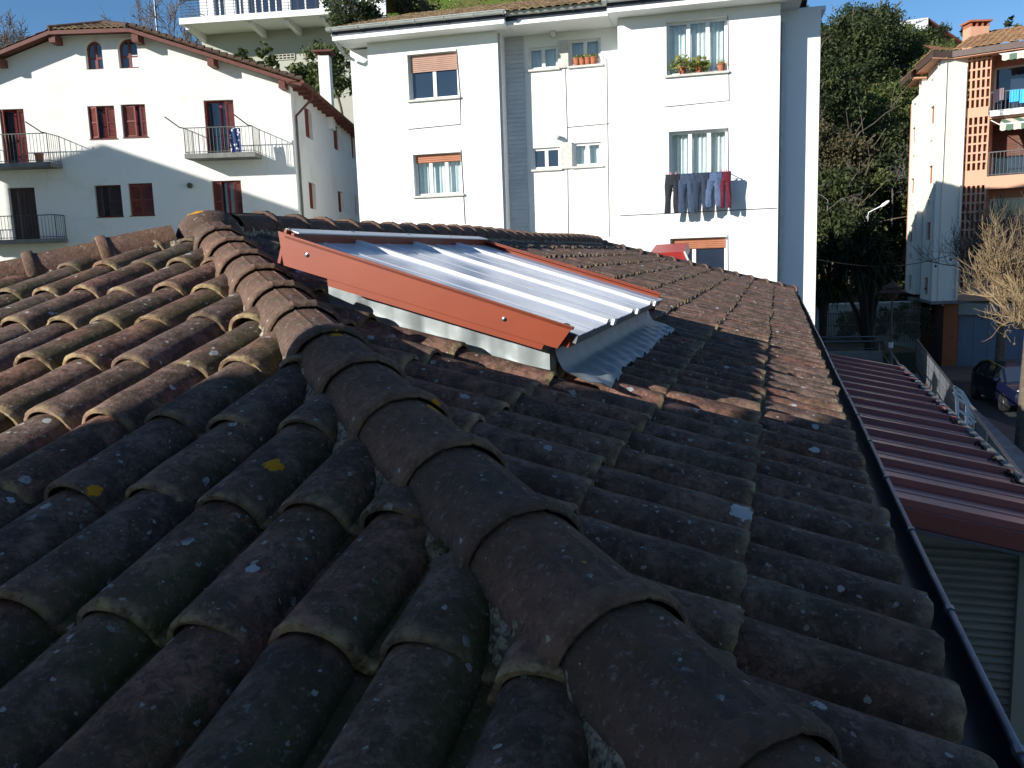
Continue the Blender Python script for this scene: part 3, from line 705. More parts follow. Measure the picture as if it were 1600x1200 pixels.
def curtain(f, h, off, parent, mat='curtain', amp=.02, wl_=.12, gap=None):
    a0, z0, a1, z1_ = h; n = max(8, int((a1-a0)/wl_*8)); rows = []
    for z in np.linspace(z1_, z0, 5):
        rows.append([f.at(a0+(a1-a0)*i/n, z, off+amp*math.sin(i/n*(a1-a0)/wl_*6.28+.6*math.sin(i*.7))+.004*math.sin(z*5+i)) for i in range(n+1)])
    if gap: pass
    return MB().grid(rows).build('curtain', M[mat], parent, smooth='all')
def sill(f, h, parent, over=.05, th=.05, out=.07, mat='sill', back=-.05):
    m = MB(); f.box(m, h[0]-over, h[1]-th, h[2]+over, h[1]+.004, back, out); return m.build('sill', M[mat], parent)
def blindslats(f, h, off, parent, mat='blind', name='roller_blind', st=.05):
    a0, z0, a1, z1_ = h; rows = []; z = z1_
    while z > z0:
        for q, d in ((0, 0), (.15, .010), (.85, .012), (1, 0)): rows.append([f.at(a0, max(z-q*st, z0), off+d), f.at(a1, max(z-q*st, z0), off+d)])
        z -= st
    return MB().grid(rows).build(name, M[mat], parent)
def shutterleaf(f, hinge, wdt, z0, z1_, ang, off, parent, mat='shutter', side=1, label=None):
    """louvred leaf hinged at a=hinge, opened outwards by ang degrees"""
    m = MB(); c, s_ = math.cos(R(ang)), math.sin(R(ang)); dv = f.D*side*c+f.N*s_; nn = unit(np.cross(dv, Z)); o = f.at(hinge, z0, off); H = z1_-z0; t = .035; fr = .055
    m.box(o, dv*fr, Z*H, nn*t); m.box(o+dv*(wdt-fr), dv*fr, Z*H, nn*t)
    for z in (0, H*.5-fr/2, H-fr): m.box(o+dv*fr+Z*z, dv*(wdt-2*fr), Z*fr, nn*t)
    z = fr
    while z < H-fr-.02:
        m.box(o+dv*fr+Z*z+nn*.008, dv*(wdt-2*fr), Z*.035+nn*.014, nn*.006); z += .045
    ob = m.build('shutter', M[mat], parent)
    if label: ob['label'] = label
    return ob
def darkroom(f, h, parent, depth=1.4, m=None):
    mm = MB(); a0, z0, a1, z1_ = h; th = .29
    f.box(mm, a0-.1, z0-.1, a1+.1, z1_+.1, -th-depth, -th-depth+.05)
    return mm
def tiled_slope(e0, e1, up, length, parent, mat, w=.22, g=.38, amp=.045, npf=5, cuts=None, name='roof'):
    """coarser tile courses for far roofs: e0->e1 is the eave, up the slope direction"""
    a = unit(e1-e0); n = unit(np.cross(a, up)); n = n if n[2] > 0 else -n; L_ = np.linalg.norm(e1-e0)
    nc = int(L_/w); nr = int(math.ceil(length/g)); mb = MB()
    for j in range(nr):
        c = rng.random((nc*npf+1)); rows = []
        xs = np.linspace(0, L_, nc*npf+1); hz = amp*np.abs(np.sin(xs/L_*nc*math.pi))**.8
        cc = np.repeat(rng.random(nc), npf); cc = np.append(cc, cc[-1])
        cols = []
        for s, lift, gg in ((0, -.02, 1), (.0, .03, .8), (.05, .026, .1), (g*1.05, .002, 0)):
            rows.append(e0+np.outer(xs, a)+up*(j*g+s)+np.outer(hz+lift, n)); cols.append(np.stack([cc, np.full(len(xs), gg), 1-hz/amp], 1))
        mb.grid(rows, col=np.array(cols)) if np.dot(np.cross(up, a), n) < 0 else mb.grid(rows, flip=True, col=np.array(cols))
    if cuts: mb.cuts(cuts)
    return mb.build(name, mat, parent, smooth=50)
tileF = tile_mat('far_brown_tile', body=[(0, (.10, .06, .045)), (.5, (.17, .09, .06)), (1, (.24, .12, .075))])
tileO = tile_mat('far_orange_tile', body=[(0, (.34, .13, .065)), (.5, (.42, .16, .08)), (1, (.50, .20, .10))])

# ================================================================== cream farmhouse with red-brown shutters (left)
YL = 31.5
fl = F(W(300, 300, YL), A3(1, 0, 0))
fh_ = thing('farmhouse', 'cream rendered house with gable roof and red brown louvred shutters', 'house', A3(W(165, 300, YL)[0], YL+6, GZ))
xR = fl.px(454, 150)[0]; XR = fl.p0[0]+xR
apx = W(150, 22, YL-.7)
Hw = [(fl.rect(136, 166, 183, 216)), (fl.rect(188, 163.5, 231, 213.5)), (fl.rect(147, 290, 193, 338)), (fl.rect(199, 287, 242, 336)),
      (fl.rect(318, 157, 371, 243)), (fl.rect(-2, 171, 46, 255)), (fl.rect(12, 294, 63, 378)), (fl.rect(330, 283, 381, 345)), (fl.rect(131, 64, 162, 108)), (fl.rect(182, 60, 217, 106))]
def arch(h):
    return h
m = MB(); za, zb_ = GZ, apx[2]+.3
fl.wall(m, fl.px(-260, 200)[0], za, xR, zb_, Hw, th=.32)
pRs = W(200, 41, YL-.62); pRe = W(470, 126, YL-.62); slR = (pRe[2]-pRs[2])/(pRe[0]-pRs[0])
zc0 = pRs[2]-.02; xm = W(150, 40, YL)[0]; xh = pRs[0]-xm    # ridge x
def gz(x): return zc0+slR*(abs(x-xm)-xh)
nr_ = unit(A3(-slR, 0, 1)); nl_ = unit(A3(slR, 0, 1))
m.cuts([(A3(xm+xh, 0, zc0-.10), nr_), (A3(xm-xh, 0, zc0-.10), nl_), (A3(0, 0, zc0-.02), Z)])
wallL = m.build('wall', M['cream'], fh_)
# arch heads in the two attic windows
for h in Hw[8:10]:
    a0, z0, a1, z1_ = h; r_ = (a1-a0)/2; cx = (a0+a1)/2; m = MB()
    for sgn in (-1, 1):
        arc = [(cx+sgn*r_*math.cos(t), z1_-r_+r_*math.sin(t)) for t in np.linspace(0, math.pi/2, 9)]
        pts = [(cx+sgn*(r_+.002), z1_+.002)]+arc
        m.prism([fl.at(x, z, .002) for x, z in pts], -fl.N*.32)
    m.build('arch_head', M['cream'], fh_)
    fr_ = frame(fl, h, -.22, .07, .05, mull=(.5,), trans=(.42,), mat='shutter', parent=fh_); pane(fl, h, -.20, fr_)
    m = MB(); m.tube([fl.at(cx+r_*.93*math.cos(t), z1_-r_+r_*.93*math.sin(t), -.19) for t in np.linspace(0, math.pi, 15)], .045, 6); m.build('arch_rail', M['shutter'], fr_)
m = MB(); h = Hw[9]; fl.box(m, (h[0]+h[2])/2+.06, h[1]+.08, h[2]-.08, h[1]+.48, -.185, -.175); m.build('white_panel', M['frameW'], fh_)
# side wall
fs = F(A3(XR, YL, 0), A3(0, 1, 0)); fs.N = A3(1, 0, 0)
Sw = [fs.rect(475, 166, 489.5, 220), fs.rect(520, 193, 532, 238), fs.rect(548, 208, 556, 250), fs.rect(482, 284, 495, 328), fs.rect(527.5, 298, 537.5, 333), fs.rect(554, 305, 560, 338)]
Sw = [(a, min(b, d), c, max(b, d)) for a, b, c, d in Sw]
m = MB(); zside = gz(XR)-.12; fs.wall(m, 0, GZ, 16, zside, Sw, th=.32); m.build('side_wall', M['cream'], fh_)
for i, h in enumerate(Sw):
    fr_ = frame(fs, h, -.24, .06, .05, mull=(.5,), mat='shutter', parent=fh_); pane(fs, h, -.225, fr_)
    wd = (h[2]-h[0])
    shutterleaf(fs, h[0]+.02, wd*.5, h[1]+.02, h[3]-.02, 12, -.16, fr_, side=1)
    shutterleaf(fs, h[2]-.02, wd*.5, h[1]+.02, h[3]-.02, 15, -.16, fr_, side=-1) if i != 1 else None
m = MB(); m.box(A3(XR-12.6, YL+15.7, GZ), A3(12.6, 0, 0), A3(0, .3, 0), Z*(gz(XR)-GZ+.8)); m.build('back_wall', M['cream'], fh_)
# window contents
def halfopen(h, la, ra, nm=None, lw=.5, rw=.5, mat='shutter'):
    fr_ = frame(fl, h, -.27, .06, .05, mull=(.5,), trans=(), mat='redcurtain', parent=fh_); pane(fl, h, -.25, fr_)
    wd = h[2]-h[0]
    if la is not None: shutterleaf(fl, h[0]+.02, wd*lw-.02, h[1]+.03, h[3]-.03, la, -.14, fr_, side=1, mat=mat)
    if ra is not None: shutterleaf(fl, h[2]-.02, wd*rw-.02, h[1]+.03, h[3]-.03, ra, -.14, fr_, side=-1, mat=mat)
    return fr_
halfopen(Hw[0], 30, 12, lw=.45, rw=.38); halfopen(Hw[1], 4, 10, lw=.55, rw=.28)
halfopen(Hw[2], 28, 3, lw=.35, rw=.55, mat='oldwood'); halfopen(Hw[3], 0, 0, lw=.5, rw=.5)
for h in Hw[:4]: m = MB(); fl.box(m, h[0]-.02, h[1]-.03, h[2]+.02, h[1]+.003, -.3, .03); m.build('sill', M['wood'], fh_)
halfopen(Hw[4], 78, 14, lw=.3, rw=.32); halfopen(Hw[5], 50, 20, lw=.4, rw=.32); halfopen(Hw[7], 6, 14, lw=.32, rw=.3)
h = Hw[6]; fr_ = frame(fl, h, -.2, .07, .06, mull=(.5,), mat='oldwood', parent=fh_, name='door', label='dark weathered plank balcony door')
m = MB(); fl.box(m, h[0]+.05, h[1], h[2]-.05, h[3]-.05, -.2, -.16)
for k in range(8): x = h[0]+.06+(h[2]-h[0]-.12)*k/8; fl.box(m, x, h[1]+.05, x+.012, h[3]-.08, -.16, -.152)
m.build('door_leaf', M['oldwood'], fr_)
# near-black sheet stands in for the unlit rooms
m = MB(); fl.box(m, fl.px(-240, 200)[0]+.5, GZ+.5, xR-.7, gz(XR)-.2, -1.9, -1.85); m.build('unlit_room_sheet', M['dark'], fh_)
# balconies
def railing(parent, pts, top, base, step=.12, mat='greyiron', rt=.018, rb=.008, rails=(0,), name='railing'):
    m = MB(); P = [np.asarray(p, float) for p in pts]
    m.tube([p+Z*(top-p[2]) for p in P], rt, 6); m.tube([p+Z*(base+.06-p[2]) for p in P], rb*1.5, 5)
    for r_ in rails:
        if r_: m.tube([p+Z*(r_-p[2]) for p in P], rb*1.4, 5)
    for p, q in zip(P[:-1], P[1:]):
        L_ = np.linalg.norm((q-p)[:2]); n = max(1, int(L_/step))
        for k in range(n+1):
            c = p+(q-p)*k/n; m.tube([c+Z*(base-c[2]), c+Z*(top-c[2])], rb if 0 < k < n else rb*2, 5, cap=False)
    return m.build(name, M[mat], parent)
def balcony(x0, x1, ytop_rail, yslab, yslab2, mat='greyiron', slabmat='conc', depth=.85, parent=fh_, f=fl, wings=True):
    aL, zS = f.px(x0, yslab, depth); aR, _ = f.px(x1, yslab-4, depth); zr = f.px(x0, ytop_rail, depth)[1]; th = max(.08, zS-f.px(x0, yslab2, depth)[1])
    m = MB(); f.box(m, aL, zS-th, aR, zS, -.02, depth); sl_ = m.build('balcony_slab', M[slabmat], parent)
    r_ = railing(parent, [f.at(aL+.04, zS, 0), f.at(aL+.04, zS, depth-.04), f.at(aR-.04, zS, depth-.04), f.at(aR-.04, zS, 0)], zr, zS, mat=mat)
    if wings:     # slanting clothes-line arms
        m = MB()
        for a in (aL+.04, aR-.04):
            m.tube([f.at(a, zr, depth-.04), f.at(a-.12, zr+.02, depth+.02), f.at(a-.5, zr+.35, depth+.30)], .022, 6)
        m.build('line_arm', M['iron'], r_)
    return aL, aR, zS, zr
b1_ = balcony(288, 398, 200, 240.5, 248)
b2_ = balcony(-60, 78, 212, 257, 264)
balcony(-60, 90, 340, 377, 383, mat='iron', wings=False, depth=.7)
# washing on the balcony rail, planters
m = MB(); a0, z0 = fl.px(362, 238, .8); a1, z1_ = fl.px(376, 200, .8)
rows = [[fl.at(a0+(a1-a0)*i/10, z0+(z1_-z0)*j/8, .86+.03*math.sin(i*1.3+j*.4)) for i in range(11)] for j in range(9)]
m.grid(rows, flip=True)
n = N('patterned_cloth'); vo = n.n('ShaderNodeTexVoronoi'); vo.inputs['Scale'].default_value = 9; n.l(n.co, vo.inputs[0]); f_ = n.mapr(vo.outputs['Distance'], .25, .4)
M['cloth'] = n.fin(n.mix(f_, (.65, .66, .7), (.03, .05, .14)), .9)
tag(m.build('hanging_cloth', M['cloth'], smooth='all'), 'navy and white patterned cloth hanging on the farmhouse balcony rail', 'cloth')
def planter(c, wd, dp, ht, label, cat='planter'):
    m = MB(); m.lathe(c, [(wd*.36, 0), (wd*.5, ht*.85), (wd*.54, ht*.87), (wd*.54, ht), (wd*.46, ht), (wd*.44, ht*.9)], 14)
    return tag(m.build('plant_pot', M['pot'], smooth=50), label, cat)
q = fl.at(fl.px(60, 244, .5)[0], b2_[2], .45); planter(q, .3, .3, .34, 'brown clay pot standing at the end of the left farmhouse balcony')
# wall lamp
m = MB(); a_, z_ = fl.px(298, 290, 0); m.lathe(fl.at(a_, z_, 0), [(.06, 0), (.09, .03), (.1, .12), (.06, .16)], 12, fl.N); m.build('wall_vent', M['iron'], fh_)
# roof
rfL = thing('x', 'x', 'x', fh_.location) if False else None
yF, yB = YL-.62, YL+16.4; ov = W(470, 126, yF)[0]-XR
xe = XR+ov; ze = gz(xe); zrg = gz(xm)
xl = 2*xm-xe
upR = unit(A3(xm-xe, 0, gz(xm)-ze)); LEN = math.hypot(xe-xm, gz(xm)-ze)
jd = 1.25; jn = (zrg-zc0)/jd
cutj = lambda sg: (A3(xm, yF+jd, 0), unit(A3(-sg*jd, -xh, 0)))
tiled_slope(A3(xe, yF, ze), A3(xe, yB, ze), upR, LEN, fh_, tileF, cuts=[cutj(1)])
tiled_slope(A3(xl, yB, ze), A3(xl, yF, ze), unit(A3(xe-xm, 0, gz(xm)-ze)), LEN, fh_, tileF, cuts=[cutj(-1)])
uj = unit(A3(0, jd, zrg-zc0)); tiled_slope(A3(xm-xh-.1, yF, zc0), A3(xm+xh+.1, yF, zc0), uj, math.hypot(jd, zrg-zc0), fh_, tileF, cuts=[(A3(xm, yF+jd, 0), unit(A3(jd, xh, 0))), (A3(xm, yF+jd, 0), unit(A3(-jd, xh, 0)))])
m = MB(); m.tube([A3(xm, yF+jd, zrg+.03), A3(xm, yB, zrg+.03)], .12, 8)
for sg in (-1, 1): m.tube([A3(xm, yF+jd, zrg+.02), A3(xm+sg*xh, yF, zc0+.04)], .1, 8)
m.build('ridge_tiles', tileF, fh_, smooth=50)
m = MB()
for k in range(34):
    p = A3(xm+xh, yF+.05, zc0+.05); e = A3(xe, yF+.05, ze+.05); d_ = unit(e-p); p = p+d_*k*.27
    if (p[0] > xe-.1): break
    m.tube([p+Z*.03, p+d_*.29+Z*.065], [.065, .085], 8)
m.build('verge_tiles', tileF, fh_, smooth=50)
# verge boards and beams
m = MB()
for sg in (-1, 1):
    P = A3(xm+sg*xh, yF, zc0-.02); Q = A3(xm+sg*(xe-xm), yF, ze-.02)
    m.box(P-Z*.14, Q-P, A3(0, .05, 0), Z*.13); m.box(P-Z*.04+A3(0, .05, 0), Q-P, A3(0, .6, 0), Z*.03)
P = A3(xm-xh, yF, zc0-.02); m.box(P-Z*.14, A3(2*xh, 0, 0), A3(0, .05, 0), Z*.13); m.box(P-Z*.04+A3(0, .05, 0), A3(2*xh, 0, 0), A3(0, .6, 0), Z*.03)
m.box(A3(XR, yF, ze-.03), A3(xe-XR, 0, 0), A3(0, yB-yF, 0), Z*.03)
m.build('verge_board', M['wood'], fh_)
for x in (95, 222, 335, 442, 5):
    xx = W(x, 80, YL)[0]; zz = gz(xx)-.18 if abs(xx-xm) > xh else zc0-.16
    m = MB(); m.box(A3(xx-.11, yF+.08, zz-.24), A3(.22, 0, 0), A3(0, .7, 0), Z*.26); m.build('roof_beam', M['wood'], fh_)
for k in range(20):
    y = YL+.4+k*.8; m = MB(); m.box(A3(XR, y, ze-.12), A3(xe-XR-.03, 0, 0), A3(0, .09, 0), Z*.09); m.build('rafter_end', M['wood'], fh_)
m = MB(); m.tube([A3(xe+.05, yF-.02, ze-.02), A3(xe+.05, yB, ze-.02)], .065, 8); gq = m.build('gutter', M['wood'], fh_, smooth=50)
m = MB(); m.tube([A3(xe+.05, YL+.75, ze-.05), A3(xe+.05, YL+.75, ze-.35), A3(XR+.07, YL+.35, ze-1.0), A3(XR+.07, YL+.35, ze-1.25)], .045, 8); m.build('downpipe_elbow', M['wood'], fh_, smooth=50)
m = MB(); m.tube([A3(XR+.07, YL+.35, ze-1.2), A3(XR+.07, YL+.35, GZ)], .045, 8); m.build('downpipe', simple('grey_downpipe', (.16, .16, .16), (.11, .11, .11), 5, .5, .2), fh_, smooth=50)
# chimney
cy = 38.0; ca, cb = W(497, 100, cy), W(517, 145, cy); m = MB()
m.box(A3(ca[0], cy, cb[2]-1.5), A3(cb[0]-ca[0], 0, 0), A3(0, .6, 0), Z*(ca[2]+.35-cb[2]+1.5)); ch = m.build('chimney', M['cream'], fh_)
m = MB(); zt_ = ca[2]+.35; m.box(A3(ca[0]-.18, cy-.2, zt_+.12), A3(cb[0]-ca[0]+.36, 0, 0), A3(0, 1.0, 0), Z*.07)
for dx in (0, cb[0]-ca[0]-.1): 
    for dy in (0, .5): m.box(A3(ca[0]+dx, cy+dy, zt_), A3(.1, 0, 0), A3(0, .1, 0), Z*.12)
m.build('chimney_cap', M['wood'], ch)

# ================================================================== white apartment block (middle)
YB = 22.5; Bp = W(1085, 200, YB); DB = A3(math.sin(R(104)), math.cos(R(104)), 0)
fb = F(Bp, DB)
if fb.N @ A3(0, -1, 0) < 0: fb.N = -fb.N
ab = thing('apartment_block', 'large white rendered apartment block with metal gutter and brown roller blinds', 'building', Bp+A3(0, 6, GZ-Bp[2]))
ZT = fb.px(1085, -70)[1]   # wall top (soffit)
RC = -.80                  # recess depth
def xa(x, y=200, off=0): return fb.px(x, y, off)[0]
aL0, aL1 = xa(562, 200, -.5), xa(574, 80); aP1 = xa(782, 200); aR0 = xa(967, 200); aR1 = xa(1217, 220); aE1 = xa(1283, 5, RC)
zL = fb.px(575, 68)[1]     # soffit height at the left block
ZT = zL
W1 = fb.rect(636, 86, 717, 151); W2 = fb.rect(645, 242, 723, 303)
RW = [fb.rect(825, 75, 872, 106, RC), fb.rect(889, 63, 939, 100, RC), fb.rect(831, 232, 876, 263, RC), fb.rect(895, 224, 940, 258, RC)]
BW = [fb.rect(1041, 34, 1136, 111), fb.rect(1045, 206, 1137, 268), fb.rect(1047, 373, 1136, 440)]
BW[1] = (BW[1][0], BW[1][1]-.35, BW[1][2], BW[1][3])
m = MB(); fb.wall(m, aL1, GZ, aP1, ZT, [W1, W2]); m.build('wall', M['white'], ab)
m = MB(); fb.wall(m, aR0, GZ, aR1, ZT, BW); m.build('wall', M['white'], ab)
fr_c = F(fb.at(0, Bp[2], RC), DB); fr_c.N = fb.N
m = MB(); fr_c.wall(m, aP1-.3, GZ, aR0+.3, ZT, RW)
fr_c.box(m, aP1-.6, GZ, aP1-.001, ZT, .0, -RC-.31)
fr_c.box(m, aR0+.001, GZ, aR0+.4, ZT, .0, -RC-.31)
m.build('recessed_wall', M['white'], ab)
m = MB(); fr_c.box(m, aR1-.6, GZ, aE1, ZT, -.3, 0); fr_c.box(m, aR1-.4, GZ, aR1-.001, ZT, .001, -RC-.31); m.build('recessed_wall', M['white'], ab)
aLL = xa(548, 100, -.35)
m = MB(); fb.box(m, aLL, GZ, aL1+.3, ZT-.05, -.7, -.35); fb.box(m, aL1, GZ, aL1+.3, ZT, -.35, -.302); m.build('set_back_wall', M['white'], ab)
DEP = 11.0
m = MB(); fb.box(m, aLL, GZ, aLL+.3, ZT, -DEP, -.71); fb.box(m, aE1-.3, GZ, aE1, ZT, -DEP, RC-.31); fb.box(m, aLL, GZ, aE1, ZT, -DEP-.3, -DEP-.01); m.build('side_wall', M['white'], ab)
# lapped siding in the shaded recess
m = MB(); z = GZ+3; rows = []
while z < ZT-.02:
    rows.append([fr_c.at(aP1, z, .03), fr_c.at(RW[0][0]-.12, z, .03)]); rows.append([fr_c.at(aP1, z+.115, .008), fr_c.at(RW[0][0]-.12, z+.115, .008)]); z += .12
m.grid(rows, flip=False); m.build('lapped_siding', simple('pale_siding', (.62, .64, .66), (.5, .52, .55), 2, .6), ab)
m = MB(); fb.box(m, aLL+.6, GZ+.5, aR1-.5, ZT-.3, -3.0, -2.95); m.build('unlit_room_sheet', M['dark'], ab)  # dark sheet behind the windows, its colour standing in for room shade
# windows
def bwin(f, h, mull, blindfrac=0, bmat='blind', cur=True, so=-.20, lab=None, curm='curtain'):
    a0, z0, a1, z1_ = h
    fr_ = frame(f, h, so, .07, .05, mull=mull, parent=ab, label=lab)
    if blindfrac: blindslats(f, (a0+.05, z1_-(z1_-z0)*blindfrac, a1-.05, z1_-.02), so+.07, fr_, bmat)
    if cur: pane(f, h, so+.02, fr_, 'glassc'); curtain(f, (a0+.05, z0+.05, a1-.05, z1_-.05), so-.12, fr_, curm)
    else: pane(f, h, so+.02, fr_)
    sill(f, h, fr_); return fr_
bwin(fb, W1, (.5,), .38, cur=False, lab='two light window with a half lowered brown roller blind'); bwin(fb, W2, (.33, .66), .20, bmat='blindo')
bwin(fb, BW[0], (.36, .68), 0, lab='three light window with drawn pale blue curtains'); bwin(fb, BW[1], (.36, .68), 0, lab='three light window with white curtains')
bwin(fb, BW[2], (.42,), .24, bmat='blindo', cur=False)
for i, h in enumerate(RW): bwin(fr_c, h, (.5,), cur=(i != 2), so=-.12)
# surround pilasters between the recessed windows
for (h, k) in ((RW[0], RW[1]), (RW[2], RW[3])):
    m = MB(); fr_c.box(m, h[2]+.02, h[1]-.02, k[0]-.02, h[3]+.1, .0, .06); m.build('mullion_panel', M['sill'], ab)
# thin dark tubes standing in for line shadows on the wall, also joints
def dark_line_f(f, pts, off, rad=.009): 
    m = MB(); m.tube([f.at(*f.px(x, y, off), off) for x, y in pts], rad, 5); return m.build('shadow_joint_line', M['iron'], ab)
dark_line_f(fb, [(713, 76), (719, 152), (719.5, 194), (638, 202)], .015); dark_line_f(fb, [(720, 234), (724, 303), (726.5, 350)], .015)
dark_line_f(fr_c, [(941, 89), (948, 92), (950, 240), (952, 370)], .012); dark_line_f(fr_c, [(883, 98), (886, 200), (888, 365)], .012); dark_line_f(fr_c, [(886, 199), (952, 193)], .012)
dark_line_f(fb, [(1137, 24), (1139, 157), (1039, 167)], .012); dark_line_f(fb, [(1137, 199), (1138, 268)], .012); dark_line_f(fb, [(1137, 367), (1137.5, 440)], .012)
dark_line_f(fb, [(968, 337), (1214, 325)], .012)
m = MB(); m.tube([fb.at(aR1+.10, ZT-.3, RC+.09), fb.at(aR1+.10, GZ, RC+.09)], .05, 8); m.build('downpipe', M['gutterW'], ab, smooth=50)
for x, y in ((866, 54), (871, 213)):
    a_, z_ = fr_c.px(x, y); m = MB(); m.tube([fr_c.at(a_, z_-.03, 0), fr_c.at(a_, z_, .18), fr_c.at(a_, z_-.02, .26)], [.055, .07, .06], 10); m.build('flue_pipe', M['frameW'], ab, smooth=50)
# eaves: soffit, fascia, gutter, roof
def eave(a0, a1, off, out, zt, tilt=.0):
    m = MB(); fb.box(m, a0, zt, a1, zt+.10, off-1.0, off+out); sf_ = m.build('soffit', M['white'], ab)
    m = MB(); fb.box(m, a0-.01, zt+.10, a1+.01, zt+.32, off-.2, off+out-.04); m.build('fascia', M['slate'], ab)
    m = MB(); P = [fb.at(a0-.12, zt+.30, off+out+.05), fb.at(a1+.05, zt+.30, off+out+.05)]; g = []
    for t in np.linspace(0, math.pi, 9): g.append([p-fb.N*.085*math.cos(t)*-1-Z*.085*math.sin(t) for p in P])
    m.grid(g); m.tube([p+fb.N*.09 for p in P], .014, 6)
    n_ = int((a1-a0)/.75)
    for k in range(n_+1):
        c = fb.at(a0+(a1-a0)*k/n_, zt+.30, off+out+.05); m.tube([c+fb.N*.092*math.cos(t)-Z*.092*math.sin(t) for t in np.linspace(0, math.pi, 9)], .012, 5)
    m.build('gutter', M['gutterW'], ab, smooth=50)
eave(aL1-.75, aP1+.35, 0, .62, ZT); eave(aP1+.36, aR0-.2, RC, .62+.55, ZT+.001); eave(aR0-.19, aR1+.5, 0, .62, ZT)
m = MB(); fb.box(m, aLL-.3, ZT, aE1+.15, ZT+.10, -DEP-.4, -1.1); m.build('soffit', M['white'], ab)
e0, e1 = fb.at(aL1-.8, ZT+.30, .60), fb.at(aR1+.6, ZT+.30, .60); rs = R(17.4)
tiled_slope(e0, e1, -fb.N*math.cos(rs)+Z*math.sin(rs), 6.6, ab, tileF, npf=6)
tiled_slope(fb.at(aE1+.2, ZT+.25, -DEP-.5), fb.at(aL1-.8, ZT+.25, -DEP-.5), fb.N*math.cos(rs)+Z*math.sin(rs), 6.2, ab, tileF, npf=4)
m = MB(); m.tube([fb.at(aLL-.1, ZT+.18, .55), fb.at(aLL+.02, ZT-.25, .1), fb.at(aLL+.15, ZT-.35, -.25)], .045, 8); m.build('downpipe', M['gutterW'], ab, smooth=50)

# plants and laundry on the block
M['leafY'] = leaf_mat('yellow_green_leaves', (.12, .15, .03), (.20, .22, .05), (.32, .30, .08))
def plant(c, r_, n, label, mat, droop=0, spiky=False, size=.05):
    m = MB(); pt = c.copy()
    m.lathe(c, [(.07, 0), (.10, .15), (.112, .155), (.112, .18), (.09, .18)], 12); t = thing('potted_plant', label, 'potted plant', c)
    m.build('pot', M['pot'], t, smooth=50); f = MB(); top = c+Z*.17
    for k in range(n):
        d = rng.normal(0, 1, 3); d[2] = abs(d[2])*1.1-(droop if rng.random() < .5 else 0); d = unit(d); L_ = r_*rng.uniform(.35, 1); p = top+d*L_*(1, 1, 1)
        col = (rng.random(), 0, 0)
        if spiky: s = unit(np.cross(d, rng.normal(0, 1, 3)))*.008; f.add([top-s, top+s, top+d*r_-Z*.06*rng.random()], [(0, 1, 2)], col)
        else: a = rng.normal(0, size*.5, 3); b = rng.normal(0, size*.5, 3); f.add([p-a, p-b, p+a, p+b], [(0, 1, 2, 3)], col)
    f.build('foliage', mat, t)
s0 = BW[0]; zs_ = s0[1]+.01
for x, r_, n, lb, dr, sp_ in ((1066, .34, 260, 'tall leafy plant in the pot at the left end of the curtained window sill', .3, False), (1092, .26, 300, 'bushy trailing yellow green plant in the middle of the curtained window sill', .8, False), (1127, .24, 70, 'spiky reddish plant in the clay pot at the right end of the curtained window sill', 0, True)):
    plant(fb.at(fb.px(x, 105)[0], zs_, -.02), r_, n, lb, M['leafY'], dr, sp_)
h = RW[1]
for k in range(4): plant(fr_c.at(h[0]+.2+(h[2]-h[0]-.4)*k/3, h[1]+.01, .0), .12, 60, ['small succulent pot, far left of the four on the small upper window sill', 'small green pot plant, second of the four on the small upper window sill', 'small dry pot plant, third of the four on the small upper window sill', 'small grassy pot plant, far right of the four on the small upper window sill'][k], M['leafY'], .2, False, .035)
# clothes line
h = BW[1]; zl = fb.px(1090, 270, .5)[1]
m = MB()
for dz, off in ((0, .42), (-.0, .30)): m.tube([fb.at(xa(1038, 270, off), zl, off), fb.at(xa(1141, 266, off), zl, off)], .006, 5)
for x in (1040, 1139):
    a_ = xa(x, 270, .4); m.tube([fb.at(a_, zl, 0), fb.at(a_, zl, .46)], .012, 5)
m.build('clothes_line', M['galv'], ab)
def trousers(a, wd, ln, off, mat, label, cat='trousers', swing=0, open_=.7):
    """pair of trousers pegged by the waistband: two legs with depth"""
    m = MB(); nseg = 14
    for sg in (-1, 1):
        g = []
        for i in range(nseg+1):
            f = i/nseg; z = zl-.01-ln*f; cx = a+sg*wd*(.24+open_*.12*f)+swing*f; hw = wd*(.29-.09*f)*(1+.12*math.sin(f*9+sg)); dp = .035+.012*math.sin(f*7+a*3)
            g.append([fb.at(cx+hw*math.cos(t), z+.01*math.sin(3*t), off+.02*math.sin(f*5+sg)+dp*math.sin(t)*(1+.35*math.sin(3*t+f*8))) for t in np.linspace(0, 2*math.pi, 15)])
        m.grid(g); m.poly(g[0][:-1]); m.poly(g[-1][:-1][::-1])
    g = []
    for i in range(5):
        f = i/4*.26; g.append([fb.at(a+wd*(.50-.03*i)*math.cos(t), zl-ln*f+.012*math.cos(2*t), off+.05*math.sin(t)) for t in np.linspace(0, 2*math.pi, 19)])
    m.grid(g); return tag(m.build('hanging_trousers', mat, smooth='all'), label, cat, 'washing pegged under the curtained window')
den = [simple(n_, c, tuple(q*.6 for q in c), 14, .9, 0, .3, 60) for n_, c in (('black_denim', (.025, .028, .035)), ('blue_denim', (.05, .075, .13)), ('grey_blue_denim', (.035, .05, .085)), ('light_denim', (.09, .14, .25)), ('maroon_cloth', (.13, .015, .03)))]
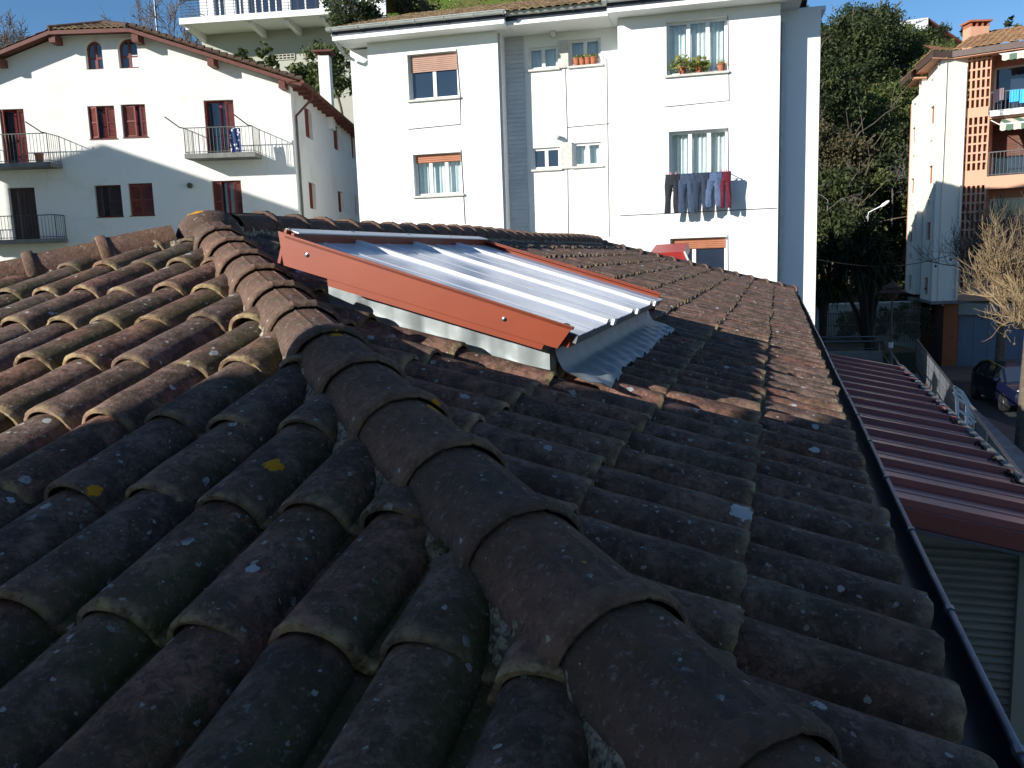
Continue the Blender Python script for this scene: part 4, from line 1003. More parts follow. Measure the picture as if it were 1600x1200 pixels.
for x, wd, ln, mt, lb in ((1051, .36, 1.0, 0, 'black trousers hanging at the left end of the washing line'), (1072, .42, .95, 1, 'blue jeans pegged second from the left on the washing line'), (1095, .40, .9, 2, 'grey blue jeans in the middle of the washing line'), (1115, .40, .88, 3, 'light blue jeans next to the maroon garment on the washing line'), (1133, .26, .88, 4, 'maroon garment hanging at the right end of the washing line')):
    trousers(xa(x, 275, .42), wd, ln*rng.uniform(.96, 1.03), .42, den[mt], lb, swing=rng.normal(0, .02))
for k, x in enumerate((1048, 1056, 1127, 1135)):
    m = MB(); c = fb.at(xa(x, 268, .42), zl, .43); m.box(c-A3(.015, .01, .03), A3(.03, 0, 0), A3(0, .02, 0), Z*.09)
    tag(m.build('clothes_peg', simple('pink_peg%d' % k, (.7, .25, .3), None, 3, .5)), ['pink peg at the left side of the black trousers', 'pink peg at the right side of the black trousers', 'pink peg at the left side of the maroon garment', 'pink peg at the right side of the maroon garment'][k], 'peg', 'pegs on the washing line')
# ================================================================== peach apartment block (right)
YP = 38.0
DP = A3(math.sin(R(125)), math.cos(R(125)), 0); KP = W(1494, 300, YP)
fp = F(KP, DP); 
pb_ = thing('peach_apartment_block', 'tall ivory and peach apartment block with lattice screens and recessed balconies', 'building', KP+A3(6, 6, GZ-KP[2]))
zTop = W(1500, 84, YP)[2]; aW = .0; aE = 9.5
zBase = fp.px(1495, 467)[1]
def PR(x0, y0, x1, y1, off=0): return fp.rect(x0, y0, x1, y1, off)
gr1, gr2, gr3, gr4 = PR(1512, 80, 1546, 167), PR(1505, 184, 1541, 266), PR(1503, 290, 1536, 372), PR(1501, 388, 1535, 450)
bal = [PR(1549, 78, 1650, 172), PR(1546, 186, 1650, 268), PR(1541, 296, 1650, 372), PR(1538, 392, 1650, 452)]
# extend balcony openings to the right
bal = [(h[0], h[1], h[0]+5.2, h[3]) for h in bal]
def lattice(h):
    out = []; n, mrow = 5, 6; w_ = (h[2]-h[0]); H_ = h[3]-h[1]; t = .075
    for i in range(n):
        for j in range(mrow):
            out.append((h[0]+w_*i/n+t/2, h[1]+H_*j/mrow+t/2, h[0]+w_*(i+1)/n-t/2, h[1]+H_*(j+1)/mrow-t/2))
    return out
zp0 = fp.px(1495, 470)[1]; zpT = fp.px(1500, 78, .55)[1]-.27
holes = bal[:]
for g in (gr1, gr2, gr3, gr4): holes.append((g[0]-.0, g[1], g[2], g[3]))
m = MB(); fp.wall(m, .25, zp0, aE, zpT, holes, th=.25); m.build('wall', M['peach'], pb_)
for g in (gr1, gr2, gr3, gr4):
    m = MB(); fp.wall(m, g[0], g[1], g[2], g[3], lattice(g), th=.18); o = m.build('lattice_screen', M['peach'], pb_)
    m = MB(); fp.box(m, g[0], g[1], g[2], g[3], -1.1, -1.0); m.build('screen_back', M['peach'], o)
for i, h in enumerate(bal):
    m = MB(); fp.box(m, h[0]-.02, h[1]-.18, h[2], h[1], -1.8, -.26); fp.box(m, h[0], h[3], h[2], h[3]+.1, -1.8, -.26)
    fp.box(m, h[0]-.1, h[1], h[0]-.002, h[3], -1.8, -.26); m.build('balcony_floor', M['peach'], pb_)
    bw = (h[0], h[1], h[2], h[3]-(.35 if i else .5)); m = MB(); fp.box(m, h[0], bw[3], h[2], h[3], -1.75, -1.55)
    if i == 1: fp.box(m, h[0], h[1]+(h[3]-h[1])*.38, h[2], h[3], -1.54, -1.5)
    m.build('balcony_back_wall', M['peach'] if i != 1 else M['brick'], pb_)
    fr_ = frame(fp, (bw[0], bw[1], bw[2], bw[3]), -1.6, .09, .06, mull=(.28, .56, .8), parent=pb_, name='balcony_window'); pane(fp, bw, -1.58, fr_)
    railing(pb_, [fp.at(h[0]+.05, h[1], .02), fp.at(h[2], h[1], .02)], h[1]+1.0, h[1], step=.14, mat='greyiron', rt=.025, rb=.011)
# awnings
n = N('striped_awning'); sx = n.n('ShaderNodeSeparateXYZ'); n.l(n.co, sx.inputs[0]); f_ = n.math('GREATER_THAN', n.math('FRACT', n.math('MULTIPLY', sx.outputs[0], 2.2)), .5)
M['awning'] = n.fin(n.mix(f_, (.55, .50, .42), (.10, .16, .11)), .9)
for h in bal[:2]:
    m = MB(); z = h[3]-.05; rows = []
    for k, (o, dz) in enumerate(((-.1, 0), (.25, -.16), (.45, -.27), (.46, -.30), (.46, -.50))):
        rows.append([fp.at(h[0]+.45+(h[2]-h[0]-.5)*i/60, z+dz-(.05*abs(math.sin(i*1.1)) if k == 4 else 0), o) for i in range(61)])
    m.grid(rows, flip=False); a_ = m.build('awning', M['awning'], pb_)
    m = MB(); m.tube([fp.at(h[0]+.4, z-.27, .45), fp.at(h[2], z-.27, .45)], .03, 6); m.tube([fp.at(h[0]+.05, z+.0, -.1), fp.at(h[0]+.42, z-.27, .45)], .02, 5); m.build('awning_bar', M['frameW'], a_)
# towels and washing on the top balcony
h = bal[0]
for x0, x1, y0, y1, c, lb, cat in ((1578, 1592, 141, 158, (.05, .32, .72), 'bright blue towel with pale stripes hanging on the top right balcony railing', 'towel'),
                              (1594, 1612, 140, 159, (.06, .38, .80), 'light blue towel at the edge of the picture on the top right balcony railing', 'towel'),
                              (1553, 1560, 140, 160, (.05, .04, .06), 'dark garment hanging at the left end of the top right balcony', 'garment'),
                              (1562, 1568, 138, 156, (.25, .2, .2), 'greyish garment hanging beside the dark one on the top right balcony', 'garment')):
    r_ = fp.rect(x0, y0, x1, y1, .1); m = MB()
    m.grid([[fp.at(r_[0]+(r_[2]-r_[0])*i/16, r_[1]+(r_[3]-r_[1])*j/6, .10+.03*math.sin(i*1.4)) for i in range(17)] for j in range(7)], flip=True)
    m.grid([[fp.at(r_[0]+(r_[2]-r_[0])*i/16, r_[1]+(r_[3]-r_[1])*j/6, .05+.03*math.sin(i*1.4)) for i in range(17)] for j in range(7)])
    tag(m.build('hanging_'+cat, simple('cloth_%d' % x0, c, tuple(min(1, q*1.5) for q in c), 12, .9, stretch=(4, 1, .2)), smooth='all'), lb, cat)
for k, x in enumerate((1558, 1571, 1590)):
    c = fp.at(fp.px(x, 168, .15)[0], h[1]+.0, .12); m = MB(); m.box(c-fp.D*.25-fp.N*.1, fp.D*.5, fp.N*.2, Z*.22); m.box(c-fp.D*.27-fp.N*.12+Z*.2, fp.D*.54, fp.N*.24, Z*.03)
    tag(m.build('window_box', M['frameW']), ['white trough planter under the dark garment on the top right balcony', 'white trough planter in the middle of the top right balcony edge', 'white trough planter under the bright blue towel on the top right balcony'][k], 'planter')
# stepped ivory side: faces turned left and faces turned to the front
dS = A3(math.sin(R(15.4)), math.cos(R(15.4)), 0)    # going back
nS = A3(-math.cos(R(15.4)), math.sin(R(15.4)), 0)*1.0
dFr = A3(-math.cos(R(2)), math.sin(R(2)), 0)
def runpt(p, x):     # walk from p to the left along the front direction until picture column x
    q = hit(x, 300, np.cross(dFr, Z), p); return p+dFr*((q-p) @ dFr)
def runback(p, x):
    nrm = np.cross(dS, Z); q = hit(x, 300, nrm, p); return p+dS*((q-p) @ dS)
k0 = fp.at(.249, zp0, 0); k0f = fp.at(.249, zp0, -.01)
k1 = runpt(k0f, 1462); k2 = runback(k1, 1443.5); k3 = runpt(k2, 1434); k4 = runback(k3, 1420)
pts = [k0f, k1, k2, k3, k4]
print('peach pts', [np.round(p, 2) for p in pts])
def seg(p, q, z0, z1_, holes=(), mt='whiteP', th=.25):
    f = F(A3(p[0], p[1], z0), (q-p)*A3(1, 1, 0)); f.N = -unit(np.cross(f.D, Z)) 
    if f.N @ (-p) < 0: f.N = -f.N
    L_ = np.linalg.norm((q-p)[:2]); m = MB(); f.wall(m, 0, z0, L_, z1_, holes, th=th); m.build('side_wall', M[mt], pb_); return f, L_
zTop2 = zTop-.25
def side_windows(p, q, rows_):
    f = F(A3(p[0], p[1], 0), (q-p)*A3(1, 1, 0)); f.N = -unit(np.cross(f.D, Z)); 
    if f.N @ (-p) < 0: f.N = -f.N
    hs = []
    for x0, y0, x1, y1 in rows_:
        a0, z1_ = f.px(x0, y0); a1, z0_ = f.px(x1, y1); hs.append((min(a0, a1), min(z0_, z1_), max(a0, a1), max(z0_, z1_)))
    return hs
hA = side_windows(k1, k2, [(1460, 164, 1453, 196), (1458, 122, 1454, 131), (1457, 218, 1452, 223), (1457, 258, 1450, 288), (1454, 308, 1450, 320), (1454, 347, 1447, 375), (1452, 395, 1448, 402), (1450, 434, 1444, 460)])
hB = side_windows(k3, k4, [(1430, 198, 1425, 225), (1431, 160, 1427, 172), (1429, 242, 1425, 247), (1428, 278, 1422.5, 303), (1426, 320, 1423, 330), (1426, 352, 1420.5, 378), (1424, 396, 1421, 404), (1424, 430, 1419.5, 452)])
fA, LA = seg(k1, k2, zp0, zTop2+.2, hA); fB, LB = seg(k3, k4, zp0+.2, zTop2-.9, hB)
seg(k0f, k1, zp0, zTop2+.2); seg(k2, k3, zp0+.2, zTop2-.3)
for f, hs in ((fA, hA), (fB, hB)):
    for h in hs:
        h = (h[0], h[1], h[2], h[3])
        if h[3]-h[1] > .5: fr_ = frame(f, h, -.12, .05, .04, mull=(), mat='blindo', parent=pb_); blindslats(f, (h[0]+.03, h[1]+.03, h[2]-.03, h[3]-.03), -.10, fr_, 'blindo')
        else: fr_ = frame(f, h, -.16, .04, .04, mull=(), mat='frameW', parent=pb_); pane(f, h, -.14, fr_)
# downpipe at the corner
m = MB(); c = k0+dFr*.12-A3(0, .1, 0); m.tube([A3(c[0], c[1], zp0+.1), A3(c[0], c[1], zTop-.6)], .055, 8); m.build('downpipe', M['whiteP'], pb_, smooth=50)
m = MB(); b_ = A3(0, .0, zp0-.12)
m.prism([A3(p[0], p[1], zp0-.12)+A3(-.05, -.1, 0) for p in (k0, k1, k2, k3, k4)]+[A3(k4[0]+8, k4[1]+1, zp0-.12), A3(k0[0]+9, k0[1], zp0-.12)], Z*.14); m.build('floor_slab', M['conc'], pb_)
# ground floor
Gf = F(A3(KP[0], YP, GZ), DP)
zG = GZ
gar = Gf.rect(1497, 491, 1640, 572, -.3)
m = MB(); gw0, gw1 = Gf.px(1474, 500)[0], Gf.px(1496, 500)[0]
Gf.box(m, gw0, zG, gw1, zp0-.12, -.6, 0); m.build('pillar', M['orange'], pb_)
m = MB(); Gf.box(m, gw1+.01, gar[3], 9.5, zp0-.12, -.4, -.1); Gf.box(m, gw1+5.5, zG, 9.5, gar[3], -.4, -.1); m.build('garage_lintel', M['beige'], pb_)
m = MB(); zz = [(gw1+.02+(5.4)*k/9) for k in range(10)]
for a, b in zip(zz[:-1], zz[1:]): Gf.box(m, a, zG, b-.015, gar[3], -.36, -.3)
m.build('garage_door', M['bluegrey'], pb_)
pl_ = Gf.at(gw0, zG, -.1); pk = Gf.px(1434, 480, -7)[0]
m = MB(); q = W(1434, 470, 46); m.prism([A3(pl_[0], pl_[1], zG), A3(q[0], q[1], zG), A3(q[0]+.1, q[1], zp0-.12), A3(pl_[0], pl_[1], zp0-.12)], A3(.4, 0, 0)); m.build('ground_floor_wall', M['brick'], pb_)
# back volume and roof
m = MB(); Q = A3(k4[0], k4[1], zp0); m.box(Q+A3(.1, 0, 0), A3(14, -.3, 0), A3(0, .3, 0), Z*(zTop2-1-zp0)); m.box(fp.at(aE, zp0, 0), A3(.3, 0, 0), A3(0, 12, 0), Z*(zpT-zp0)); m.build('back_wall', M['peach'], pb_)
zE = zTop+.12
def ZP(x, y, Y): return W(x, y, Y)
r0 = A3(*(k1+nS*.55-A3(0, .45, 0))[:2], 0); zr0 = hit(1500, 78, fp.N, fp.p0+fp.N*.55)[2]; r0[2] = zr0; rR = fp.at(aE+.6, zr0, .55)
rmid = fp.at(-.3, zr0, .55)
r0b = A3(*(k2+nS*.6)[:2], r0[2]-.05)
r3 = A3(*(k3+nS*.55)[:2], W(1440, 135, k3[1])[2]); r4 = A3(*(k4+nS*.55)[:2], W(1415, 162, k4[1])[2])
m = MB()
m.box(rmid-Z*.25, rR-rmid, A3(0, .08, 0), Z*.25); m.box(r0-Z*.25, rmid-r0, A3(0, .08, 0), Z*.25); m.box(r0-Z*.25, r0b-r0, A3(.08, 0, 0), Z*.25)
m.box(A3(r3[0], r3[1], r0[2]-.55), A3(*(r4-r3)[:2], 0), A3(.08, 0, 0), Z*.28); m.box(A3(r0b[0], r0b[1], r0[2]-.50), A3(r3[0]-r0b[0], r3[1]-r0b[1]-.2, 0), A3(0, .08, 0), Z*.25)
m.build('brown_fascia', simple('dark_brown_gutter', (.10, .065, .055), (.07, .045, .04), 6, .5), pb_)
m = MB(); m.prism([r0-Z*.3, rmid-Z*.3+A3(.05, .05, 0), rR-Z*.3+A3(.05, .05, 0), fp.at(aE, zr0-.3, -.3), k0*A3(1, 1, 0)+Z*(zr0-.3)+A3(0, .3, 0), k1*A3(1, 1, 0)+Z*(zr0-.3)+A3(.2, .3, 0)], Z*.05); m.box(r0-Z*.3+A3(.1, .1, 0), r0b-r0, A3(.6, 0, 0), Z*.06)
m.box(A3(r3[0]+.1, r3[1]-.3, r0[2]-.6), A3(*(r4-r3)[:2], 0), A3(.6, 0, 0), Z*.06)
m.build('soffit', M['peach'], pb_)
ur = unit(-fp.N*1.0+Z*.29); tiled_slope(rmid+Z*.03, rR+Z*.03, ur, 6.5, pb_, tileO, w=.26, g=.42, npf=5)
ur2 = unit(A3(0, 1, .29)); tiled_slope(r0+Z*.03, rmid+A3(.3, 0, .03), ur2, 5.0, pb_, tileO, w=.26, g=.42, npf=5, cuts=[(r0, unit(A3(-1, .35, 0)))])
us_ = unit(np.cross(Z, dS)*-1); us_ = unit(A3(us_[0], us_[1], 0)*(1 if us_[0] > 0 else -1)+Z*.29)
tiled_slope(r0b+Z*.03, r0+Z*.03, us_, 3.5, pb_, tileO, w=.26, g=.42, npf=5, cuts=[(r0, unit(A3(1, -.55, 0)))])
r3t, r4t = A3(r3[0], r3[1]-.4, r0[2]-.26), A3(r4[0], r4[1], r0[2]-.26)
tiled_slope(r4t, r3t, us_, 4, pb_, tileO, w=.26, g=.42, npf=5)
# chimney
c0 = W(1516, 62, 41.5); c1 = W(1545, 60, 41.5); m = MB(); zc_ = W(1530, 41, 41.5)[2]
m.box(A3(c0[0], 41.5, c0[2]-1.5), A3(c1[0]-c0[0], 0, 0), A3(0, .7, 0), Z*(zc_-c0[2]+1.5)); o = m.build('chimney', M['peach'], pb_)
m = MB(); m.box(A3(c0[0]-.1, 41.4, zc_+.2), A3(c1[0]-c0[0]+.2, 0, 0), A3(0, .9, 0), Z*.08)
for k in range(4): m.box(A3(c0[0]+(c1[0]-c0[0]-.08)*k/3, 41.5, zc_), A3(.08, 0, 0), A3(0, .7, 0), Z*.2)
m.build('chimney_cap', M['pot'], o)

# ================================================================== terrain, street, ramp
def smooth(a, b, x): t = min(max((x-a)/(b-a), 0), 1); return t*t*(3-2*t)
HX = [(-120, 5), (-60, 6), (-42, 8), (-30, 11), (-20, 15), (-12, 23.5), (-4, 25), (8, 27), (18, 24), (25, 19), (33, 14), (45, 11), (80, 10), (140, 9)]
def crest(x): return np.interp(x, [p[0] for p in HX], [p[1] for p in HX])
def ground(x, y):
    c = crest(x); y0 = 47 if x > 12 else 50
    g = GZ + (c-GZ)*smooth(y0, 78, y)**.8
    if y > 78: g = c - (y-78)*.02
    bank = 2.2*smooth(42, 47, y)*smooth(-5, 10, x)*(1-smooth(48, 60, y)*.8) if x < 45 else 0
    return g+bank+.35*math.sin(x*.5)*math.sin(y*.37)*smooth(48, 60, y)
xs_ = np.concatenate([np.linspace(-150, -50, 14), np.linspace(-45, 60, 80), np.linspace(66, 160, 14)]); ys_ = np.concatenate([np.linspace(-60, 38, 14), np.linspace(40, 92, 60), np.linspace(100, 420, 14)])
gm = MB(); gm.grid([[A3(x, y, ground(x, y)) for x in xs_] for y in ys_], flip=True)
n = N('hill_grass'); f1 = n.mapr(n.noise(.25, 6, .7), .4, .62); f2 = n.mapr(n.noise(2.5, 6, .75), .35, .7)
cg = n.mix(f2, (.10, .17, .025), (.065, .11, .02)); cg = n.mix(f1, cg, (.13, .11, .045)); n.bump(n.noise(3, 6, .8), .8, .15)
M['grassy'] = n.fin(cg, .95, 0, .1)
tag(gm.build('hillside_ground', M['grassy'], smooth='all'), kind='structure')
m = MB(); m.box(A3(2, -20, GZ+.004), A3(45, 0, 0), A3(0, 62, 0), Z*.02); tag(m.build('street', M['asphalt']), kind='structure')
wk = [fuv(-3, 1.3, 0), fuv(-3, 4.3, 0), fuv(24, 5.0, 0), fuv(31, 5.2, 0), fuv(31, 1.3, 0)]
def at_z(p, z): return A3(p[0], p[1], z)
m = MB(); m.prism([at_z(p, GZ+.02) for p in wk], Z*(-4.3-GZ-.02)); tag(m.build('ramp', M['conc']), kind='structure')
m = MB(); g0 = A3(4, 31.6, GZ+.03); m.box(A3(3, 33.5, GZ+.03), A3(13.6, 0, 0), A3(0, 9, 0), Z*(-4.28-GZ)); tag(m.build('garden_terrace', simple('dark_garden_soil', (.05, .045, .03), (.03, .035, .018), 3, .95, 0, .5)), kind='structure')
pv = [ground_hit(*q, GZ+.03) for q in ((1496, 575), (1700, 575), (1700, 592), (1500, 590))]
m = MB(); m.prism([at_z(p, GZ+.03) for p in (ground_hit(1440, 577, GZ), ground_hit(1720, 574, GZ), ground_hit(1720, 596, GZ), ground_hit(1440, 600, GZ))], Z*.10); tag(m.build('far_pavement', M['paver']), kind='structure')
q_ = [ground_hit(1480, 640, GZ), ground_hit(1545, 660, GZ), ground_hit(1700, 720, GZ), ground_hit(1700, 900, GZ), ground_hit(1560, 900, GZ)]
m = MB(); m.prism([at_z(p, GZ+.03) for p in q_], Z*.11); tag(m.build('near_pavement', M['paver']), kind='structure')
m = MB(); a_ = [ground_hit(*q, GZ+.03) for q in ((1531, 616), (1549, 616), (1549, 619), (1530, 619))]; m.prism([at_z(p, GZ+.03) for p in a_], Z*.004); tag(m.build('road_marking', M['frameW']), kind='structure')
# railings
def pipe_rail(name, label, pts, top, base, step=1.6, mids=(.35, .7), mt='galv', mesh=False, parent=None):
    t = thing(name, label, 'railing', A3(pts[0][0], pts[0][1], base))
    P = [np.asarray(p, float) for p in pts]; m = MB(); m.tube([at_z(p, top) for p in P], .028, 8); m.build('handrail', M[mt], t, smooth=50)
    m = MB()
    for f in mids: m.tube([at_z(p, base+(top-base)*f) for p in P], .016, 6)
    if mesh:
        for p, q in zip(P[:-1], P[1:]):
            L_ = np.linalg.norm((q-p)[:2]); k = int(L_/.13)
            for i in range(k): c = p+(q-p)*i/k; m.tube([at_z(c, base+.1), at_z(c, top)], .007, 4, cap=False)
    m.build('mid_rail', M[mt], t, smooth=50)
    for p, q in zip(P[:-1], P[1:]):
        L_ = np.linalg.norm((q-p)[:2]); k = max(1, int(L_/step))
        for i in range(k+1): c = p+(q-p)*i/k; m = MB(); m.tube([at_z(c, base), at_z(c, top)], .022, 6); m.build('post', M[mt], t, smooth=50)
    return t
def zp(x, y, z): return ground_hit(x, y, z)
RA = [zp(1433, 531, -3.3), zp(1600, 748, -3.3)]; RA.append(RA[1]+(RA[1]-RA[0])*.45)
pipe_rail('ramp_railing', 'grey tube railing with thin bars running down the right side of the ramp', RA, -3.3, -4.3, mesh=True)
RB = [zp(1283, 527, -3.25), zp(1374, 526, -3.25)]
pipe_rail('terrace_railing', 'grey tube railing at the far end of the ramp, straight across', RB, -3.25, -4.1, step=3, mids=(.5,))
RC2 = [zp(1284, 534, -3.4), zp(1381, 533, -3.4), zp(1412, 580, -3.4), zp(1420, 610, -3.4)]
pipe_rail('landing_railing', 'grey tube railing that turns the corner beside the far end of the burgundy roof', RC2, -3.4, -4.3, step=3, mids=(.5,))
m = MB(); a_, b_ = RC2[0], RC2[1]; m.box(at_z(a_, -4.3), at_z(b_, 0)-at_z(a_, 0), A3(0, .1, 0), Z*.55); tag(m.build('low_wall', M['conc']), 'low dark concrete wall under the railing at the far end of the ramp', 'wall')
# retaining wall under the ramp railing
m = MB(); a_, b_ = RA[0], RA[2]; d_ = unit(at_z(b_-a_, 0)); s_ = np.cross(d_, Z)
m.box(at_z(a_, GZ)+s_*.02, at_z(b_-a_, 0), -s_*.25 if s_[0] < 0 else s_*-.25, Z*(-4.18-GZ)); tag(m.build('ramp_wall', M['brick']), 'dark brick retaining wall below the ramp railing', 'wall')
# white frame rack
q0 = W(1493, 607, 15.5); t = thing('white_rack', 'white metal folding frame leaning against the ramp railing', 'rack', W(1505, 660, 15.0))
def wp(x, y, Y=15.2): return W(x, y, Y)
m = MB()
for a, b in (((1495, 622), (1496, 655)), ((1511, 632), (1510, 665)), ((1495, 622), (1511, 632)), ((1496, 640), (1511, 649)), ((1496, 655), (1510, 665))): m.bar(wp(*a), wp(*b), .05, .04)
m.build('frame', M['frameW'], t)
m = MB()
for a, b in (((1491, 604), (1494, 613)), ((1494, 613), (1505, 620)), ((1505, 620), (1510, 631)), ((1491, 604), (1503, 612)), ((1503, 612), (1515, 632)), ((1490, 613), (1496, 623))): m.bar(wp(*a), wp(*b), .045, .04)
m.build('top_arm', M['frameW'], t)
m = MB()
for a, b in (((1511, 636), (1521, 655)), ((1512, 646), (1524, 660)), ((1511, 655), (1519, 663)), ((1488, 646), (1502, 658))): m.bar(wp(*a), wp(*b), .045, .04)
m.build('leg', M['frameW'], t)
# ================================================================== vegetation
M['leafD'] = leaf_mat('dark_evergreen_leaves', (.018, .028, .012), (.045, .062, .022), (.11, .13, .045))
M['leafG'] = leaf_mat('mid_green_leaves', (.034, .052, .014), (.085, .11, .030), (.17, .19, .065))
M['leafO'] = leaf_mat('olive_brown_leaves', (.045, .042, .022), (.09, .08, .04), (.16, .135, .07))
M['ivy'] = leaf_mat('ivy_and_bramble', (.022, .036, .012), (.060, .075, .025), (.15, .14, .06))
M['blade'] = leaf_mat('yucca_blades', (.012, .018, .010), (.022, .035, .016), (.05, .07, .03))
def leaves(blobs, n, size, seed=0, long=1.5, shell=.55):
    """leaf cards in clumps: blobs = (centre, radii)"""
    g = np.random.default_rng(seed); mb_v = []; cc = []
    wts = np.array([b[1][0]*b[1][1] for b in blobs]); wts = wts/wts.sum()
    for (c, r), w_ in zip(blobs, wts):
        k = max(6, int(n*w_)); nsub = max(5, k//45)
        d = g.normal(0, 1, (nsub, 3)); d /= np.linalg.norm(d, axis=1)[:, None]; rad = g.uniform(shell, 1.05, nsub)[:, None]
        sub = np.asarray(c)+d*rad*np.asarray(r); tone = g.uniform(0, 1, nsub)
        idx = g.integers(0, nsub, k); sr = min(r)*.26
        p = sub[idx]+g.normal(0, 1, (k, 3))*sr*(1, 1, .7)
        a = g.normal(0, 1, (k, 3)); a /= np.linalg.norm(a, axis=1)[:, None]; b = np.cross(a, g.normal(0, 1, (k, 3))); b /= np.linalg.norm(b, axis=1)[:, None]
        s = size*g.uniform(.6, 1.3, (k, 1)); v = np.stack([p-a*s*long*.5, p-b*s*.35, p+a*s*long*.5, p+b*s*.35], 1)
        mb_v.append(v.reshape(-1, 3)); t = np.clip(tone[idx]*.6+g.uniform(0, .4, k), 0, 1); cc.append(np.repeat(np.stack([t, t, t], 1), 4, 0))
    v = np.concatenate(mb_v); c = np.concatenate(cc); m = MB(); m.v = [v]; m.c = [c]; m.n = len(v); m.f = [tuple(range(i, i+4)) for i in range(0, len(v), 4)]
    return m
def branches(base, h, r0, seed, levels=4, spread=.5, up=.25, split=3, segs=None, lean=(0, 0), minr=.006, droop=0, first=.35, shrink=.68, rsh=.62):
    g = np.random.default_rng(seed); out = []
    def grow(p, d, L_, r, lv):
        pts = [p]; rr = [r]; k = 3 if lv else 4; q = p.copy(); dd = d.copy()
        for i in range(k):
            dd = unit(dd+g.normal(0, .10+.04*lv, 3)+Z*(up*.18 if lv else 0)-Z*droop*.1*lv); q = q+dd*L_/k; pts.append(q.copy()); rr.append(max(minr*.5, r*(1-.38*(i+1)/k)))
        out.append((pts, rr))
        if lv >= levels: return
        nn = split+(g.random() < .5)
        for j in range(nn):
            f = g.uniform(.45, 1) if j < nn-1 else 1; i = min(int(f*k), k); a = g.normal(0, 1, 3); a = unit(a-dd*(a @ dd)); nd = unit(dd*(1-spread*.6)+a*spread+Z*up*.3)
            grow(pts[i], nd, L_*shrink*g.uniform(.75, 1.15), max(minr, rr[i]*rsh), lv+1)
    grow(np.asarray(base, float), unit(A3(lean[0], lean[1], 1)), h*first, r0, 0); return out
def bare_tree(name, base, h, r0, seed, label, mat, group=None, cat='tree', **k):
    br = branches(base, h, r0, seed, **k); t = thing(name, label, cat, base, group); m = MB(); m2 = MB()
    m.tube(br[0][0], br[0][1], 8, cap=False)
    for p, r_ in br[1:]: m2.tube(p, r_, 4 if r_[0] < .03 else 6, cap=False)
    m.build('trunk', mat, t, smooth=50); m2.build('branches', mat, t, smooth='all'); return t
def leafy_tree(name, base, h, wd, seed, label, mat, n=2600, size=.28, group=None, cat='tree', trunk=True, kind='round'):
    g = np.random.default_rng(seed); t = thing(name, label, cat, base, group); bl = []
    if kind == 'cone':
        for i in range(9): f = i/8; bl.append((base+A3(g.normal(0, wd*.05), g.normal(0, wd*.05), h*(.12+.84*f)), (wd*.5*(1-f*.86),)*2+(h*.09,)))
    else:
        for i in range(11):
            a = g.uniform(0, 6.28); rr = wd*.30*g.uniform(.3, 1.1); z = h*g.uniform(.38, .86); s = wd*g.uniform(.16, .30)*(1.15-abs(z/h-.6))
            bl.append((base+A3(math.cos(a)*rr, math.sin(a)*rr, z), (s, s, s*.8)))
        bl.append((base+Z*h*.62, (wd*.30, wd*.30, h*.26)))
    leaves(bl, n, size, seed).build('crown', mat, t)
    br = branches(base-Z*.3, h*1.05, max(.06, h*.022), seed+50, levels=2, spread=.45, first=.55) if kind != 'cone' else [([base-Z*.3, base+Z*h*.9], [h*.02, .01])]
    m = MB()
    for p, r_ in br: m.tube(p, r_, 6, cap=False)
    m.build('trunk', M['bark'], t, smooth=50); return t
def gp(x, Y, dz=0): p = W(x, 300, Y); return A3(p[0], Y, ground(p[0], Y)+dz)
def htop(p, y): return None
def tree_to(x, Y, ytop): p = gp(x, Y); return p, W(x, ytop, Y)[2]-p[2]
HG = 'trees on the steep slope behind the blocks'
specs = [  # x, Y, ytop, width, material, kind, label
 (1312, 60, 4, 6.5, 'leafD', 'round', 'tall dense dark evergreen at the top left of the right hand slope'),
 (1345, 68, 8, 5.5, 'leafD', 'round', 'rounded evergreen right behind the tall dark one on the slope'),
 (1290, 52, 70, 5.0, 'leafD', 'round', 'shadowy evergreen close beside the corner of the white block'),
 (1400, 72, 40, 6.0, 'leafG', 'round', 'rounded green tree just below the white house on the hilltop'),
 (1440, 74, 42, 5.0, 'leafD', 'round', 'dark rounded tree to the right of the white hilltop house'),
 (1475, 66, 55, 5.0, 'leafG', 'round', 'green tree peeping over the eaves left of the peach chimney'),
 (1390, 58, 110, 5.0, 'leafG', 'round', 'sunlit lime green tree halfway up the right hand slope'),
 (1350, 55, 130, 5.0, 'leafG', 'round', 'bright green bushy tree in the middle of the slope'),
 (1410, 52, 170, 4.4, 'leafD', 'round', 'dark tree beside the far end of the peach block'),
 (1315, 50, 175, 5.0, 'leafO', 'round', 'brownish half bare tree low on the slope near the white block'),
 (1365, 50, 215, 4.4, 'leafD', 'round', 'dark ivy covered tree in the centre of the lower slope'),
 (1405, 49, 262, 4.2, 'leafG', 'round', 'green bush tree above the street lamp'),
 (1330, 48, 262, 4.6, 'leafG', 'round', 'green tree left of the street lamp on the lower slope'),
 (1295, 47, 250, 4.4, 'leafD', 'round', 'dark tree tucked behind the right edge of the white block'),
]
for i, (x, Y, yt, wd, mt, kd, lb) in enumerate(specs):
    p, h = tree_to(x, Y, yt); h = max(h, 3)
    if h > 9: p = p+Z*(h-9); p[2] = min(p[2], ground(p[0], p[1])+2.0); h = W(x, yt, Y)[2]-p[2]
    leafy_tree('hillside_tree', p, h, wd, 100+i, lb, M[mt], n=11000, size=.17, group=HG, kind=kd)
